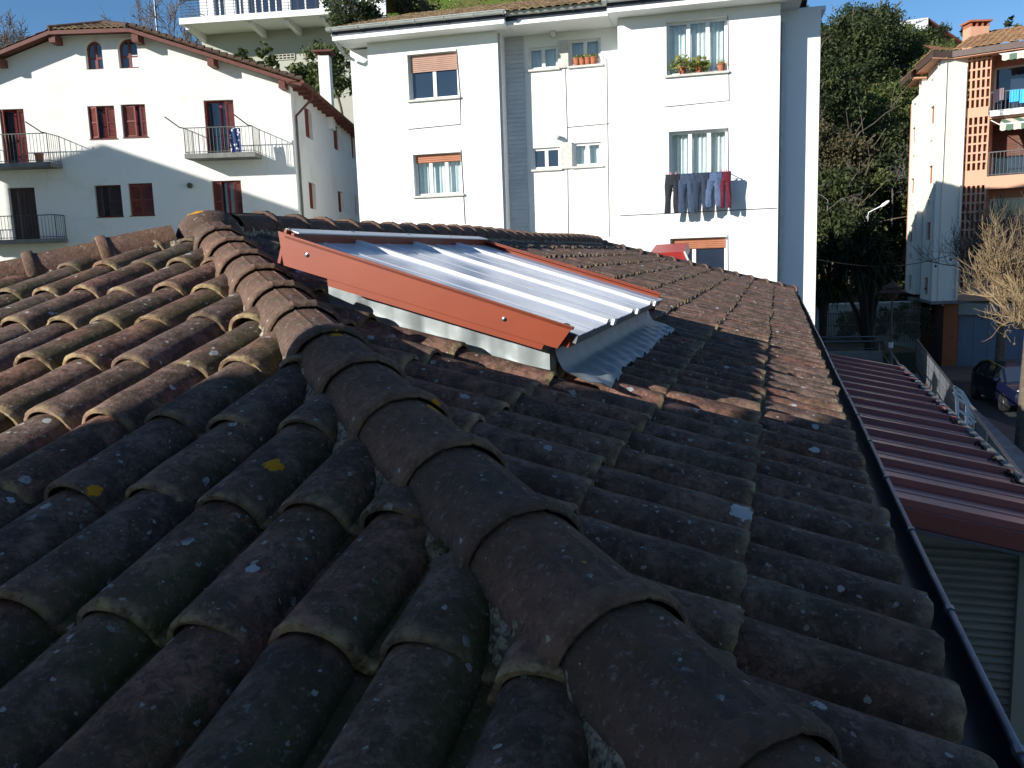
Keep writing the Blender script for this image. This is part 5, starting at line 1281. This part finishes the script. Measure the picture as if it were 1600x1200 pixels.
# pines right of the peach chimney
for x, Y, yt, wd, lb in ((1500, 60, 25, 2.6, 'thin feathery pine against the sky left of the peach chimney'), (1572, 58, 14, 2.6, 'feathery pine against the sky right of the peach chimney'), (1598, 60, 22, 2.6, 'small pine at the right edge of the sky')):
    p, h = tree_to(x, Y, yt); leafy_tree('pine_tree', p, h, wd*1.3, int(x), lb, M['leafD'], n=4200, size=.30, kind='cone', group='pines behind the peach roof')
# behind the farmhouse and the block
for x, Y, yt, yb, wd, mt, kd, lb in ((413, 50, 68, 118, 2.4, 'leafG', 'cone', 'small conical conifer in front of the grey retaining wall'),
                         (379, 50, 76, 104, 1.6, 'leafG', 'cone', 'little conifer left of the conical one by the grey wall'),
                         (560, 52, -12, 60, 4.0, 'leafD', 'round', 'dark bushy tree on the grass above the left end of the white block'),
                         (655, 60, 0, 40, 4.0, 'leafO', 'round', 'low olive brown bush tree on the grass slope above the white block roof'),
                         (535, 47, 62, 175, 3.4, 'leafG', 'round', 'climbing green tree between the farmhouse chimney and the white block'),
                         (495, 49, 100, 160, 2.6, 'leafG', 'round', 'green shrub tree just left of the farmhouse chimney')):
    zt_, zb2 = W(x, yt, Y)[2], W(x, yb, Y)[2]; p = W(x, yb, Y); leafy_tree('garden_tree', A3(p[0], Y, zb2), zt_-zb2, wd, int(x)+7, lb, M[mt], n=2600, size=.17, kind=kd)
# ground cover on the slope
def cover(x0, x1, y0, y1, n, size, seed, dz=.6):
    g = np.random.default_rng(seed); xx = g.uniform(x0, x1, n); yy = g.uniform(y0, y1, n)
    P = np.array([A3(x, y, ground(x, y)) for x, y in zip(xx, yy)]); P[:, 2] += g.uniform(0, dz, n)**1.0*(1+np.sin(xx*1.3)*np.cos(yy*1.1))
    a = g.normal(0, 1, (n, 3)); a /= np.linalg.norm(a, axis=1)[:, None]; b = np.cross(a, g.normal(0, 1, (n, 3))); b /= np.linalg.norm(b, axis=1)[:, None]
    s = size*g.uniform(.5, 1.3, (n, 1)); v = np.stack([P-a*s*.8, P-b*s*.4, P+a*s*.8, P+b*s*.4], 1).reshape(-1, 3)
    t = np.clip(.5+.45*np.sin(xx*.7+np.sin(yy*.5)*2)*np.cos(yy*.45)+g.normal(0, .18, n), 0, 1)
    m = MB(); m.v = [v]; m.c = [np.repeat(np.stack([t, t, t], 1), 4, 0)]; m.n = len(v); m.f = [tuple(range(i, i+4)) for i in range(0, len(v), 4)]
    return m
tag(cover(15, 46, 47, 82, 90000, .22, 5, 1.0).build('undergrowth', M['ivy']), 'dense bramble and ivy undergrowth covering the right hand slope', 'undergrowth', kind='stuff')
tag(cover(-16, 15, 50, 80, 30000, .12, 6, .25).build('grass', leaf_mat('grass_blades', (.10, .17, .025), (.17, .27, .045), (.27, .33, .09))), 'short sunny green grass on the hill above the white block', 'grass', kind='stuff')
# bare shrubs and hazel tangle on the slope
for i, (x, Y, yt, lb) in enumerate(((1395, 47.5, 180, 'tangle of bare grey branches beside the far end of the peach block'), (1290, 46.5, 195, 'bare branching shrub at the foot of the slope by the white block'), (1420, 70, 60, 'bare brown shrub below the hilltop house'))):
    p, h = tree_to(x, Y, yt); h = min(h, 6) if h > 6 else max(h, 3); p = A3(p[0], Y, W(x, yt, Y)[2]-h)
    bare_tree('bare_shrub', p, h*1.25, .06, 300+i, lb, M['greytwig'], levels=4, spread=.75, up=.1, split=3, first=.28, minr=.012)
# bare trees on the skyline, left
for i, (x, Y, yt, h, lb) in enumerate(((5, 62, 38, 7.5, 'bare leafless tree at the left edge of the skyline'), (38, 60, 36, 7, 'bare leafless tree above the left slope of the farmhouse roof'), (248, 66, -30, 12, 'tall bare tree just right of the farmhouse ridge'), (285, 62, -20, 11, 'bare tree beside the left end of the modern hill house'), (318, 60, 25, 8, 'short bare tree under the left corner of the hill house balcony'))):
    z = W(x, yt, Y)[2]; p = W(x, 300, Y); bare_tree('bare_tree', A3(p[0], Y, z-h), h*1.12, .12, 330+i, lb, M['greytwig'], group='bare trees on the left skyline', levels=5, spread=.48, up=.5, split=3, first=.42, minr=.024)
for i, (x, Y, yt, h, lb) in enumerate(((1378, 84, 0, 6, 'faint bare tree on the skyline left of the white hilltop house'), (1402, 86, 8, 5, 'faint bare tree behind the white hilltop house'))):
    z = W(x, yt, Y)[2]; p = W(x, 300, Y); bare_tree('bare_tree', A3(p[0], Y, z-h), h*1.1, .08, 350+i, lb, M['greytwig'], group='bare trees behind the hilltop house', levels=4, spread=.5, up=.5, split=3, first=.42, minr=.03)
# masts
for x, yb, Y, lb in ((224, 40, 58, 'slim lattice mast left of the pole above the farmhouse ridge'), (250, 55, 58, 'plain pale pole right of the lattice mast above the farmhouse ridge')):
    a_, b_ = W(x, -30, Y), W(x, yb+40, Y); a_ = A3(b_[0], Y, a_[2]); m = MB()
    if x == 224:
        for k in range(3): o = A3(math.cos(k*2.1), math.sin(k*2.1), 0)*.13; m.tube([b_+o-Z*3, a_+o], .022, 5)
        zz = b_[2]-3
        while zz < a_[2]:
            for k in range(3): o = A3(math.cos(k*2.1), math.sin(k*2.1), 0)*.13; o2 = A3(math.cos((k+1)*2.1), math.sin((k+1)*2.1), 0)*.13; m.tube([A3(b_[0], Y, zz)+o, A3(b_[0], Y, zz+.3)+o2], .012, 4)
            zz += .3
    else: m.tube([b_-Z*3, a_], [.09, .06], 8)
    tag(m.build('mast', M['galv'], smooth=50), lb, 'mast')

# yucca clump
def yucca(base, stems, seed, label):
    g = np.random.default_rng(seed); t = thing('yucca_tree', label, 'yucca', base); tr = MB(); cr = MB()
    for (x, y, dY, rr) in stems:
        tip = W(x, y, base[1]+dY); mid = base+(tip-base)*.5+A3(-(tip[0]-base[0])*.12, 0, .1); st = base+g.normal(0, .15, 3)*(1, 1, 0)
        tr.tube([st, base+(tip-base)*.22+A3(-(tip[0]-base[0])*.08, 0, 0), mid, tip], [.13, .10, .085, .07], 7)
        for k in range(230):
            d = g.normal(0, 1, 3); d[2] = d[2]*.8+.15; d = unit(d); L_ = rr*g.uniform(.7, 1.1); o = tip+Z*g.uniform(-rr*.8, .25); s = unit(np.cross(d, Z+g.normal(0, .3, 3)))*.028
            p1 = o+d*L_*.6+Z*.04; p2 = o+d*L_-Z*(.10+.15*(d[2] < 0)); c = g.random()
            cr.add([o-s, o+s, p1+s*.8, p2, p1-s*.8], [(0, 1, 2, 4), (4, 2, 3)], (c, c, c))
    tr.build('trunk', simple('dark_yucca_stem', (.035, .03, .022), (.02, .018, .014), 12, .95), t, smooth=50); cr.build('foliage', M['blade'], t)
yb_ = zp(1322, 545, -4.28)
yucca(A3(yb_[0], 33.5, -4.28), [(1310, 430, .2, .85), (1325, 395, -.4, .95), (1340, 372, .5, .9), (1355, 360, 0, .95), (1372, 392, -.3, .85), (1385, 415, .2, .7), (1345, 410, -.6, .85), (1365, 425, .4, .7)], 3, 'large dark multi stemmed yucca behind the terrace railing')
yucca(A3(W(1288, 545, 33)[0], 33.2, -4.28), [(1284, 400, .2, .8), (1294, 440, 0, .75), (1280, 455, .3, .7), (1300, 380, .4, .8)], 4, 'smaller dark yucca clump against the corner of the white block')
# wall and hedge behind the yuccas
Yw = 41.0; m = MB(); a_, b_ = W(1270, 478, Yw), W(1440, 476, Yw); zt2 = a_[2]
m.box(A3(a_[0], Yw, GZ), A3(b_[0]-a_[0], 0, 0), A3(0, .3, 0), Z*(zt2-GZ)); o = m.build('garden_wall', M['greyrender']); tag(o, 'long grey garden wall with a pale coping behind the yuccas', 'wall')
m = MB(); m.box(A3(a_[0], Yw-.06, zt2), A3(b_[0]-a_[0], 0, 0), A3(0, .42, 0), Z*.07); m.build('coping', M['sill'], o)
def hedge(x0, x1, yt, yb, Y, n, size, label, mat, seed, depth=.5):
    a_, b_ = W(x0, yt, Y), W(x1, yb, Y); bl = []; g = np.random.default_rng(seed); k = max(3, int((b_[0]-a_[0])/.7))
    for i in range(k+1):
        for z in np.linspace(b_[2]+.2, a_[2]-.2, 3): bl.append((A3(a_[0]+(b_[0]-a_[0])*i/k, Y+g.normal(0, .1), z), (.5, depth, .45)))
    return tag(leaves(bl, n, size, seed, shell=.3).build('hedge', mat), label, 'hedge')
hedge(1345, 1432, 460, 480, 42.5, 3500, .16, 'sunlit olive shrubs above the pale topped garden wall', M['leafO'], 61, .7)
hedge(1320, 1434, 488, 520, 38.5, 3600, .13, 'dark tangled hedge in front of the garden wall', M['leafD'], 62)
m = MB(); a_, b_ = W(1290, 490, 37.6), W(1436, 522, 37.6)
for k in range(60): x = a_[0]+(b_[0]-a_[0])*k/59; m.bar(A3(x, 37.6, -4.3), A3(x, 37.6, a_[2]), .025)
for z in (a_[2], (a_[2]+b_[2])/2, b_[2]): m.bar(A3(a_[0], 37.6, z), A3(b_[0], 37.6, z), .03)
tag(m.build('garden_fence', M['iron']), 'dark iron bar fence in front of the tangled hedge', 'fence')
# dry sunlit bank behind, white house glimpsed between yucca leaves
m = MB(); a_, b_ = W(1338, 432, 52), W(1374, 452, 52); m.box(A3(a_[0], 52, b_[2]-1.5), A3(b_[0]-a_[0], 0, 0), A3(0, 4, 0), Z*(a_[2]-b_[2]+1.5)); hs = thing('white_cottage', 'small white cottage glimpsed between the yucca leaves', 'house', A3((a_[0]+b_[0])/2, 54, b_[2]-1.5)); m.build('wall', M['white'], hs)
m = MB(); m.prism([A3(a_[0]-.2, 51.8, a_[2]), A3(b_[0]+.2, 51.8, a_[2]), A3((a_[0]+b_[0])/2, 51.8, a_[2]+.5)], A3(0, 4.3, 0)); m.build('roof', tileF, hs)
m = MB(); m.box(A3(a_[0]+.4, 51.97, a_[2]-.75), A3(.35, 0, 0), A3(0, .05, 0), Z*.5); m.build('window', M['glassd'], hs)
# lamps
lb_ = zp(1394, 572, -4.29); Yl = 30.; lx = W(1393, 500, Yl)[0]; zt3 = W(1393, 443, Yl)[2]
t = thing('lantern_post', 'dark lantern street lamp with a tiered cap beside the yuccas', 'street lamp', A3(lx, Yl, -4.28)); b0_ = A3(lx, Yl, 0)
m = MB(); m.tube([at_z(b0_, -4.28), at_z(b0_, -3.4), at_z(b0_, zt3-.55)], [.08, .05, .04], 8); m.build('post', M['iron'], t, smooth=50)
m = MB(); m.lathe(at_z(b0_, zt3-.55), [(.10, 0), (.15, .05), (.20, .22), (.46, .24), (.44, .28), (.26, .36), (.26, .40), (.34, .42), (.16, .52), (.05, .60), (.03, .68)], 12); m.build('lantern_head', simple('rusty_lantern', (.10, .05, .035), (.06, .035, .03), 9, .7), t, smooth=40)
m = MB(); m.lathe(at_z(b0_, -3.62), [(.085, 0), (.085, .2)], 10); m.build('white_band', M['frameW'], t, smooth=50)
Yl = 44.; lx = W(1354, 360, Yl)[0]; z1_ = W(1354, 338, Yl)[2]; t = thing('street_lamp', 'concrete street lamp pole with an angled arm on the wooded slope', 'street lamp', A3(lx, Yl, ground(lx, Yl)))
m = MB(); m.tube([A3(lx, Yl, ground(lx, Yl)-.5), A3(lx, Yl, z1_)], [.14, .11], 8); m.build('pole', M['sill'], t, smooth=50)
hd = W(1379, 321, Yl-.3); m = MB(); m.tube([A3(lx, Yl, z1_-.1), A3(lx+.1, Yl, z1_+.2), hd], .035, 6); m.build('arm', M['galv'], t, smooth=50)
m = MB(); d_ = unit(hd-A3(lx, Yl, z1_)); m.tube([hd-d_*.1, hd+d_*.05, hd+d_*.28, hd+d_*.38], [.05, .09, .08, .03], 8); m.build('lamp_head', M['frameW'], t, smooth=50)
# street cable
c0, c1, c2 = W(1278, 406, 30), W(1380, 408, 33), W(1484, 399, 37.3)
m = MB(); pts = []
for k in range(21):
    f = k/20; p = c0*(1-f)+c2*f; p[2] -= .35*math.sin(f*math.pi); pts.append(p)
m.tube(pts, .018, 5); tag(m.build('utility_cable', M['iron']), 'black overhead cable stretched from the white block to the peach block', 'cable')
# pollarded plane tree at the right edge
pt = A3(W(1603, 600, 21.0)[0], 21.0, GZ+.15); t = thing('plane_tree', 'leafless plane tree with arching tan twigs at the right edge', 'tree', pt)
g = np.random.default_rng(12); m = MB(); zc_ = W(1600, 470, 21)[2]
m.tube([pt, pt+A3(.03, 0, 2.0), A3(pt[0]+.05, 21, zc_-.3)], [.20, .16, .13], 10); m.build('trunk', M['bark'], t, smooth=50)
limb = MB(); tw = MB()
def arc(p, d, L_, r, lv):
    pts = [p]; q = p.copy(); dd = d.copy(); k = 6
    for i in range(k): dd = unit(dd+g.normal(0, .09, 3)+Z*.07); q = q+dd*L_/k; pts.append(q.copy())
    (limb if lv == 0 else tw).tube(pts, np.linspace(r, max(.0038, r*.42), k+1), 5 if lv else 7, cap=False)
    if lv < 3:
        for j in range((8, 7, 4)[lv]):
            i = g.integers(1, k+1); a = g.normal(0, 1, 3); nd = unit(dd*.8+a*.42+Z*.15); arc(pts[i], nd, L_*g.uniform(.45, .75), r*.5, lv+1)
for k in range(16):
    a = k*2.4+g.uniform(0, .5); el = g.uniform(-.15, .9); d = A3(math.cos(a)*math.cos(el), math.sin(a)*math.cos(el), math.sin(el)); arc(A3(pt[0]+.05, 21, zc_-.5+g.uniform(-.4, .4)), d, g.uniform(1.0, 1.5), .042, 0)
limb.build('limbs', M['twig'], t, smooth='all'); tw.build('twigs', M['twig'], t, smooth='all')
# second plane tree whose branch tips with seed balls cross the peach block
p2 = A3(W(1560, 600, 29)[0], 29.0, GZ+.15); t = thing('plane_tree', 'shaded leafless plane tree with hanging seed balls in front of the peach block', 'tree', p2); g = np.random.default_rng(15); limb = MB(); tw = MB(); zc_ = W(1550, 440, 29)[2]
m = MB(); m.tube([p2, p2+Z*2, A3(p2[0], 29, zc_)], [.2, .15, .12], 9); m.build('trunk', M['bark'], t, smooth=50)
for k in range(13):
    a = k*2.4; el = g.uniform(.1, 1.0); d = A3(math.cos(a)*math.cos(el), math.sin(a)*math.cos(el), math.sin(el)); arc(A3(p2[0], 29, zc_), d, g.uniform(1.3, 1.9), .045, 0)
limb.build('limbs', M['bark'], t, smooth='all'); tw.build('twigs', M['bark'], t, smooth='all')
bm_ = MB(); bm_.lathe(-Z*.04, [(.005, 0), (.035, .015), (.05, .045), (.035, .075), (.005, .09)], 8); bm_.tube([A3(0, 0, .04), A3(0, 0, .25)], .006, 4)
sbm = bm_.mesh('seed_ball'); sbm.materials.append(M['bark'])
for k in range(26):
    c = A3(p2[0], 29, zc_)+unit(g.normal(0, 1, 3)*(1, .6, .8))*g.uniform(1.5, 2.8); o = bpy.data.objects.new('seed_ball', sbm); COL.objects.link(o); o.parent = t; o.location = Vector(c-wloc(t))


# ================================================================== modern house on the hill
YH = 56.0
fH = F(W(400, 50, YH), A3(math.sin(R(97)), math.cos(R(97)), 0))
mh = thing('hill_house', 'modern white house on a grey retaining wall with a long railed balcony', 'house', W(400, 120, YH)+A3(0, 5, -3))
sl0, sl1 = fH.px(280, 36, 2.6), fH.px(520, 7, 2.6)
zsT = (sl0[1]+fH.px(520, 4, 2.6)[1])/2; aH0, aH1 = fH.px(315, 60)[0], fH.px(600, 60)[0]
m = MB(); fH.box(m, aH0, zsT-12, aH1, zsT-.35, -.4, 0); m.build('retaining_wall', M['greyrender'], mh)
m = MB(); fH.box(m, sl0[0], zsT-.35, aH1, zsT, -4, 2.6); m.build('balcony_slab', M['white'], mh)
for x in (292, 390, 447, 502): a_ = fH.px(x, 40, 2)[0]; m = MB(); m.prism([fH.at(a_, zsT-.36, 0), fH.at(a_, zsT-.36, 2.2), fH.at(a_, zsT-.56, 2.2), fH.at(a_, zsT-.80, 0)], fH.D*.28); m.build('bracket', M['white'], mh)
vents = [fH.rect(x0, y0, x1, y1) for x0, y0, x1, y1 in ((329, 43, 360, 52), (371, 38, 399, 47), (411, 32, 455, 42), (467, 24, 510, 35), (430, 86, 461, 92), (474, 82, 480, 88))]
for h in vents:
    m = MB(); fH.box(m, h[0], h[1], h[2], h[3], .002, .02); k = max(2, int((h[2]-h[0])/.22)); o = m.build('window', M['dark'], mh); m = MB()
    for i in range(k+1): x = h[0]+(h[2]-h[0])*i/k; fH.box(m, x-.03, h[1], x+.03, h[3], .021, .06)
    for z in (h[1], (h[1]+h[3])/2, h[3]): fH.box(m, h[0], z-.03, h[2], z+.03, .021, .055)
    m.build('grille', M['greyrender'], o)
holesH = [fH.rect(333, 4, 352, 28, -.8), fH.rect(366, -6, 382, 24, -.8), fH.rect(386, -8, 442, 20, -.8), fH.rect(452, -10, 500, 14, -.8), fH.rect(508, -12, 560, 10, -.8)]
fH2 = F(fH.at(0, zsT, -.8), fH.D); fH2.N = fH.N
aq0 = fH.px(313, 20, -.8)[0]; m = MB(); holesH = [(h[0], zsT+.05, h[2], zsT+2.35) for h in holesH]; fH2.wall(m, aq0, zsT, aH1, zsT+3.0, holesH, th=.25); fH2.box(m, aq0, zsT, aq0+.2, zsT+3.0, -8, -.251); m.build('wall', M['white'], mh)
for i, h in enumerate(holesH): fr_ = frame(fH2, h, -.15, .06, .05, mull=(.5,) if i != 2 else (.2, .4, .6, .8), parent=mh); pane(fH2, h, -.13, fr_)
m = MB(); fH2.box(m, aq0-1.2, zsT+2.8, aH1, zsT+2.95, -8.5, 1.4); m.build('roof', M['wood'], mh)
P = [fH.at(sl0[0]+.1, zsT, -1), fH.at(sl0[0]+.1, zsT, 2.5), fH.at(aH1, zsT, 2.5)]
m = MB()
for dz in (.15, .32, .49, .66, .83): m.tube([p+Z*dz for p in P], .014, 5)
m.tube([p+Z*1.0 for p in P], .03, 6)
for k in range(22): c = P[1]+(P[2]-P[1])*k/21; m.tube([c, c+Z*1.0], .022, 5)
m.build('railing', M['galv'], mh)
# white hilltop house, right
YT = 88.; fT = F(W(1450, 40, YT), A3(1, -.0, 0)); wh = thing('hilltop_house', 'plain white flat-walled house on top of the wooded hill', 'house', W(1430, 60, YT)-Z*3)
a0, a1 = fT.px(1388, 40)[0], fT.px(1450, 40)[0]; za, zb3 = W(1389, 36, YT)[2], W(1450, 27, YT)[2]
m = MB(); m.prism([fT.at(a0, za-6, 0), fT.at(a1, za-6, 0), fT.at(a1, zb3, 0), fT.at(a0, za, 0)], A3(0, 9, 0)); m.build('wall', M['white'], wh)
m = MB(); m.prism([fT.at(a1-.05, zb3+.12, -.2), fT.at(a1+3.6, zb3-2.3, -.2), fT.at(a1+3.6, zb3-2.5, -.2), fT.at(a1-.05, zb3-.05, -.2)], A3(0, 8, 0)); m.build('roof', M['wood'], wh)
m = MB(); m.box(fT.at(a1+.01, za-6, .05), A3(3.0, 0, 0), A3(0, 8, 0), Z*3.6); m.build('annex_wall', M['greyrender'], wh)

# ================================================================== parked car
def car(c, ang, label):
    t = thing('parked_car', label, 'car', c); D = A3(math.cos(ang), math.sin(ang), 0); S = np.cross(Z, D)
    def P(x, y, z): return c+D*x+S*y+Z*z
    xs2 = [-2.05, -2.0, -1.75, -1.45, -.9, -.3, .3, .75, 1.25, 1.7, 1.98, 2.05]
    belt = [.75, .86, .92, .95, .97, .97, .96, .95, .92, .86, .74, .60]; wd = [.62, .74, .82, .85, .87, .88, .88, .87, .85, .82, .74, .62]
    rows = []
    for x, b, w_ in zip(xs2, belt, wd):
        low = .25 if -1.9 < x < 1.9 else .34
        rows.append([P(x, -w_*.93, low), P(x, -w_, .42), P(x, -w_*1.01, .62), P(x, -w_*.96, b), P(x, -w_*.55, b+.04), P(x, 0, b+.06), P(x, w_*.55, b+.04), P(x, w_*.96, b), P(x, w_*1.01, .62), P(x, w_, .42), P(x, w_*.93, low)])
    m = MB(); m.grid(rows); m.poly(rows[0]); m.poly(rows[-1][::-1]); m.grid([[r[0], r[-1]] for r in rows], flip=True)
    n = N('dark_blue_car_paint'); n.fin((.008, .012, .04), .25, .3, .6); n.b.inputs['Coat Weight'].default_value = .6; bd = m.build('body', n.m, t, smooth=35)
    cx = [-1.75, -1.25, -.6, .1, .62, 1.12]; cz = [.96, 1.38, 1.50, 1.50, 1.40, .97]; cw = [.74, .66, .62, .62, .64, .74]
    rows = [[P(x, -.78, .95), P(x, -w_, z-.03), P(x, -w_*.6, z+.01), P(x, w_*.6, z+.01), P(x, w_, z-.03), P(x, .78, .95)] for x, z, w_ in zip(cx, cz, cw)]
    m = MB(); m.grid([[r[1], r[2], r[3], r[4]] for r in rows[1:5]]); m.build('roof', n.m, t, smooth=35)
    m = MB(); m.grid([[r[0], r[1]] for r in rows]); m.grid([[r[4], r[5]] for r in rows]); m.build('side_windows', M['glassd'], t)
    m = MB(); m.grid([r[1:5] for r in rows[4:]]); m.build('windscreen', M['glassd'], t, smooth=35)
    m = MB(); m.grid([r[1:5] for r in rows[:2]]); m.build('rear_window', M['glassd'], t, smooth=35)
    m = MB()
    for x in (-.55, .18):
        for s_ in (-1, 1): m.bar(P(x, s_*.80, .95), P(x-.02, s_*.655, 1.46), .06, .02)
    for s_ in (-1, 1): m.tube([P(1.14, s_*.76, .97), P(.62, s_*.66, 1.40), P(-.6, s_*.635, 1.49), P(-1.25, s_*.67, 1.37), P(-1.76, s_*.76, .97)], .035, 6)
    m.build('window_pillars', n.m, t)
    for s_ in (-1, 1):
        for x in (-1.28, 1.28):
            m = MB(); q = P(x, s_*.70, .31); m.lathe(q, [(.20, -.0), (.31, .01), (.315, .05), (.315, .14), (.30, .18), (.2, .185)], 20, S*s_); w_ = m.build('wheel', simple('tyre_rubber', (.02, .02, .02), None, 5, .9), t, smooth=40)
            m = MB(); m.lathe(P(x, s_*.885, .31), [(.20, 0), (.19, .012), (.05, .02), (.04, .03)], 14, S*s_); m.build('rim', M['galv'], w_, smooth=40)
        m = MB(); m.lathe(P(1.86, s_*.60, .68), [(.13, -.1), (.14, .02), (.10, .09), (.02, .11)], 12, unit(D+S*s_*.35+Z*.25)); m.build('headlight', simple('headlight_glass', (.6, .65, .7), None, 5, .1, .2), t, smooth='all')
        m = MB(); m.box(P(-1.98, s_*.60-.08, .72), D*-.04, S*.16, Z*.2); m.build('tail_light', M['redcurtain'], t)
        m = MB(); m.box(P(.72, s_*.86, .98), D*.16, S*s_*.16, Z*.11); m.build('mirror', n.m, t)
    m = MB(); m.box(P(2.03, -.45, .36), D*.03, S*.9, Z*.14); m.build('grille', M['dark'], t)
    m = MB(); m.box(P(2.055, -.24, .40), D*.012, S*.48, Z*.10); m.build('number_plate', M['frameW'], t)
cc_ = zp(1592, 640, GZ+.03); car(A3(cc_[0]+.35, 28.6, GZ+.03), R(-100), 'dark blue hatchback parked behind the plane tree trunk at the right edge')

# ================================================================== houses out of the picture that cast the long shadows
# (1) the house whose window the roof is seen from
hb_ = thing('house_behind', 'rendered house just behind the viewpoint, whose shadow lies over the near tiles', 'house', fuv(-5, .5, GZ))
q = [(-2.0, -4.36), (-2.0, 7.5), (-10, 7.5), (-10, -4.36)]
m = MB(); pts_ = [fuv(u, v, GZ) for u, v in q]; m.prism(pts_, Z*(6.2-GZ)); m.build('wall', M['white'], hb_)
m = MB(); m.prism([fuv(-1.75, -4.40, 6.2), fuv(-1.75, 7.9, 6.2), fuv(-6, 7.9, 7.8), fuv(-6, -4.40, 7.8)], Z*-.12); m.prism([fuv(-10.4, -4.40, 6.2), fuv(-10.4, 7.9, 6.2), fuv(-6, 7.9, 7.8), fuv(-6, -4.40, 7.8)], Z*-.12)
m.build('roof', tileF, hb_)
m = MB(); m.box(fuv(-2.6, -4.86, GZ), U*.6, V*.49, Z*(1.93-GZ)); m.build('added_shadow_pier', M['white'], hb_)  # unseen pier added to shape the shadow edge on the near tiles
for v in (-3, 1.2, 4.5):
    m = MB(); m.box(fuv(-1.99, v, 1.2), V*1.1, U*.03, Z*1.3); m.build('window', M['glassd'], hb_)
# (2) gabled house left of the farmhouse, shadow of its gable on the cream wall
hl_ = A3(math.sin(SAZ), math.cos(SAZ), -math.tan(SEL))
def back(P, t): return P-hl_*t
S0 = W(160, 225, YL); S1 = W(452, 327, YL); S2 = W(40, 262, YL); S3 = W(14, 330, YL)
tt = 16.
A_, B_, C_, D_ = back(S0, tt), back(S1, tt), back(S2, tt), back(S3, tt)
gh = thing('gabled_house', 'gabled house standing left of the picture, whose shadow falls on the farmhouse wall', 'house', A3(A_[0], A_[1], GZ))
m = MB(); m.prism([A3(D_[0], A_[1], GZ), A3(B_[0]+2.5, A_[1], GZ), A3(B_[0]+2.5, A_[1], B_[2]-.85), A_, A3(C_[0], A_[1], C_[2]), A3(D_[0], A_[1], C_[2]-.4)], A3(0, -7, 0)); m.build('wall', M['cream'], gh)
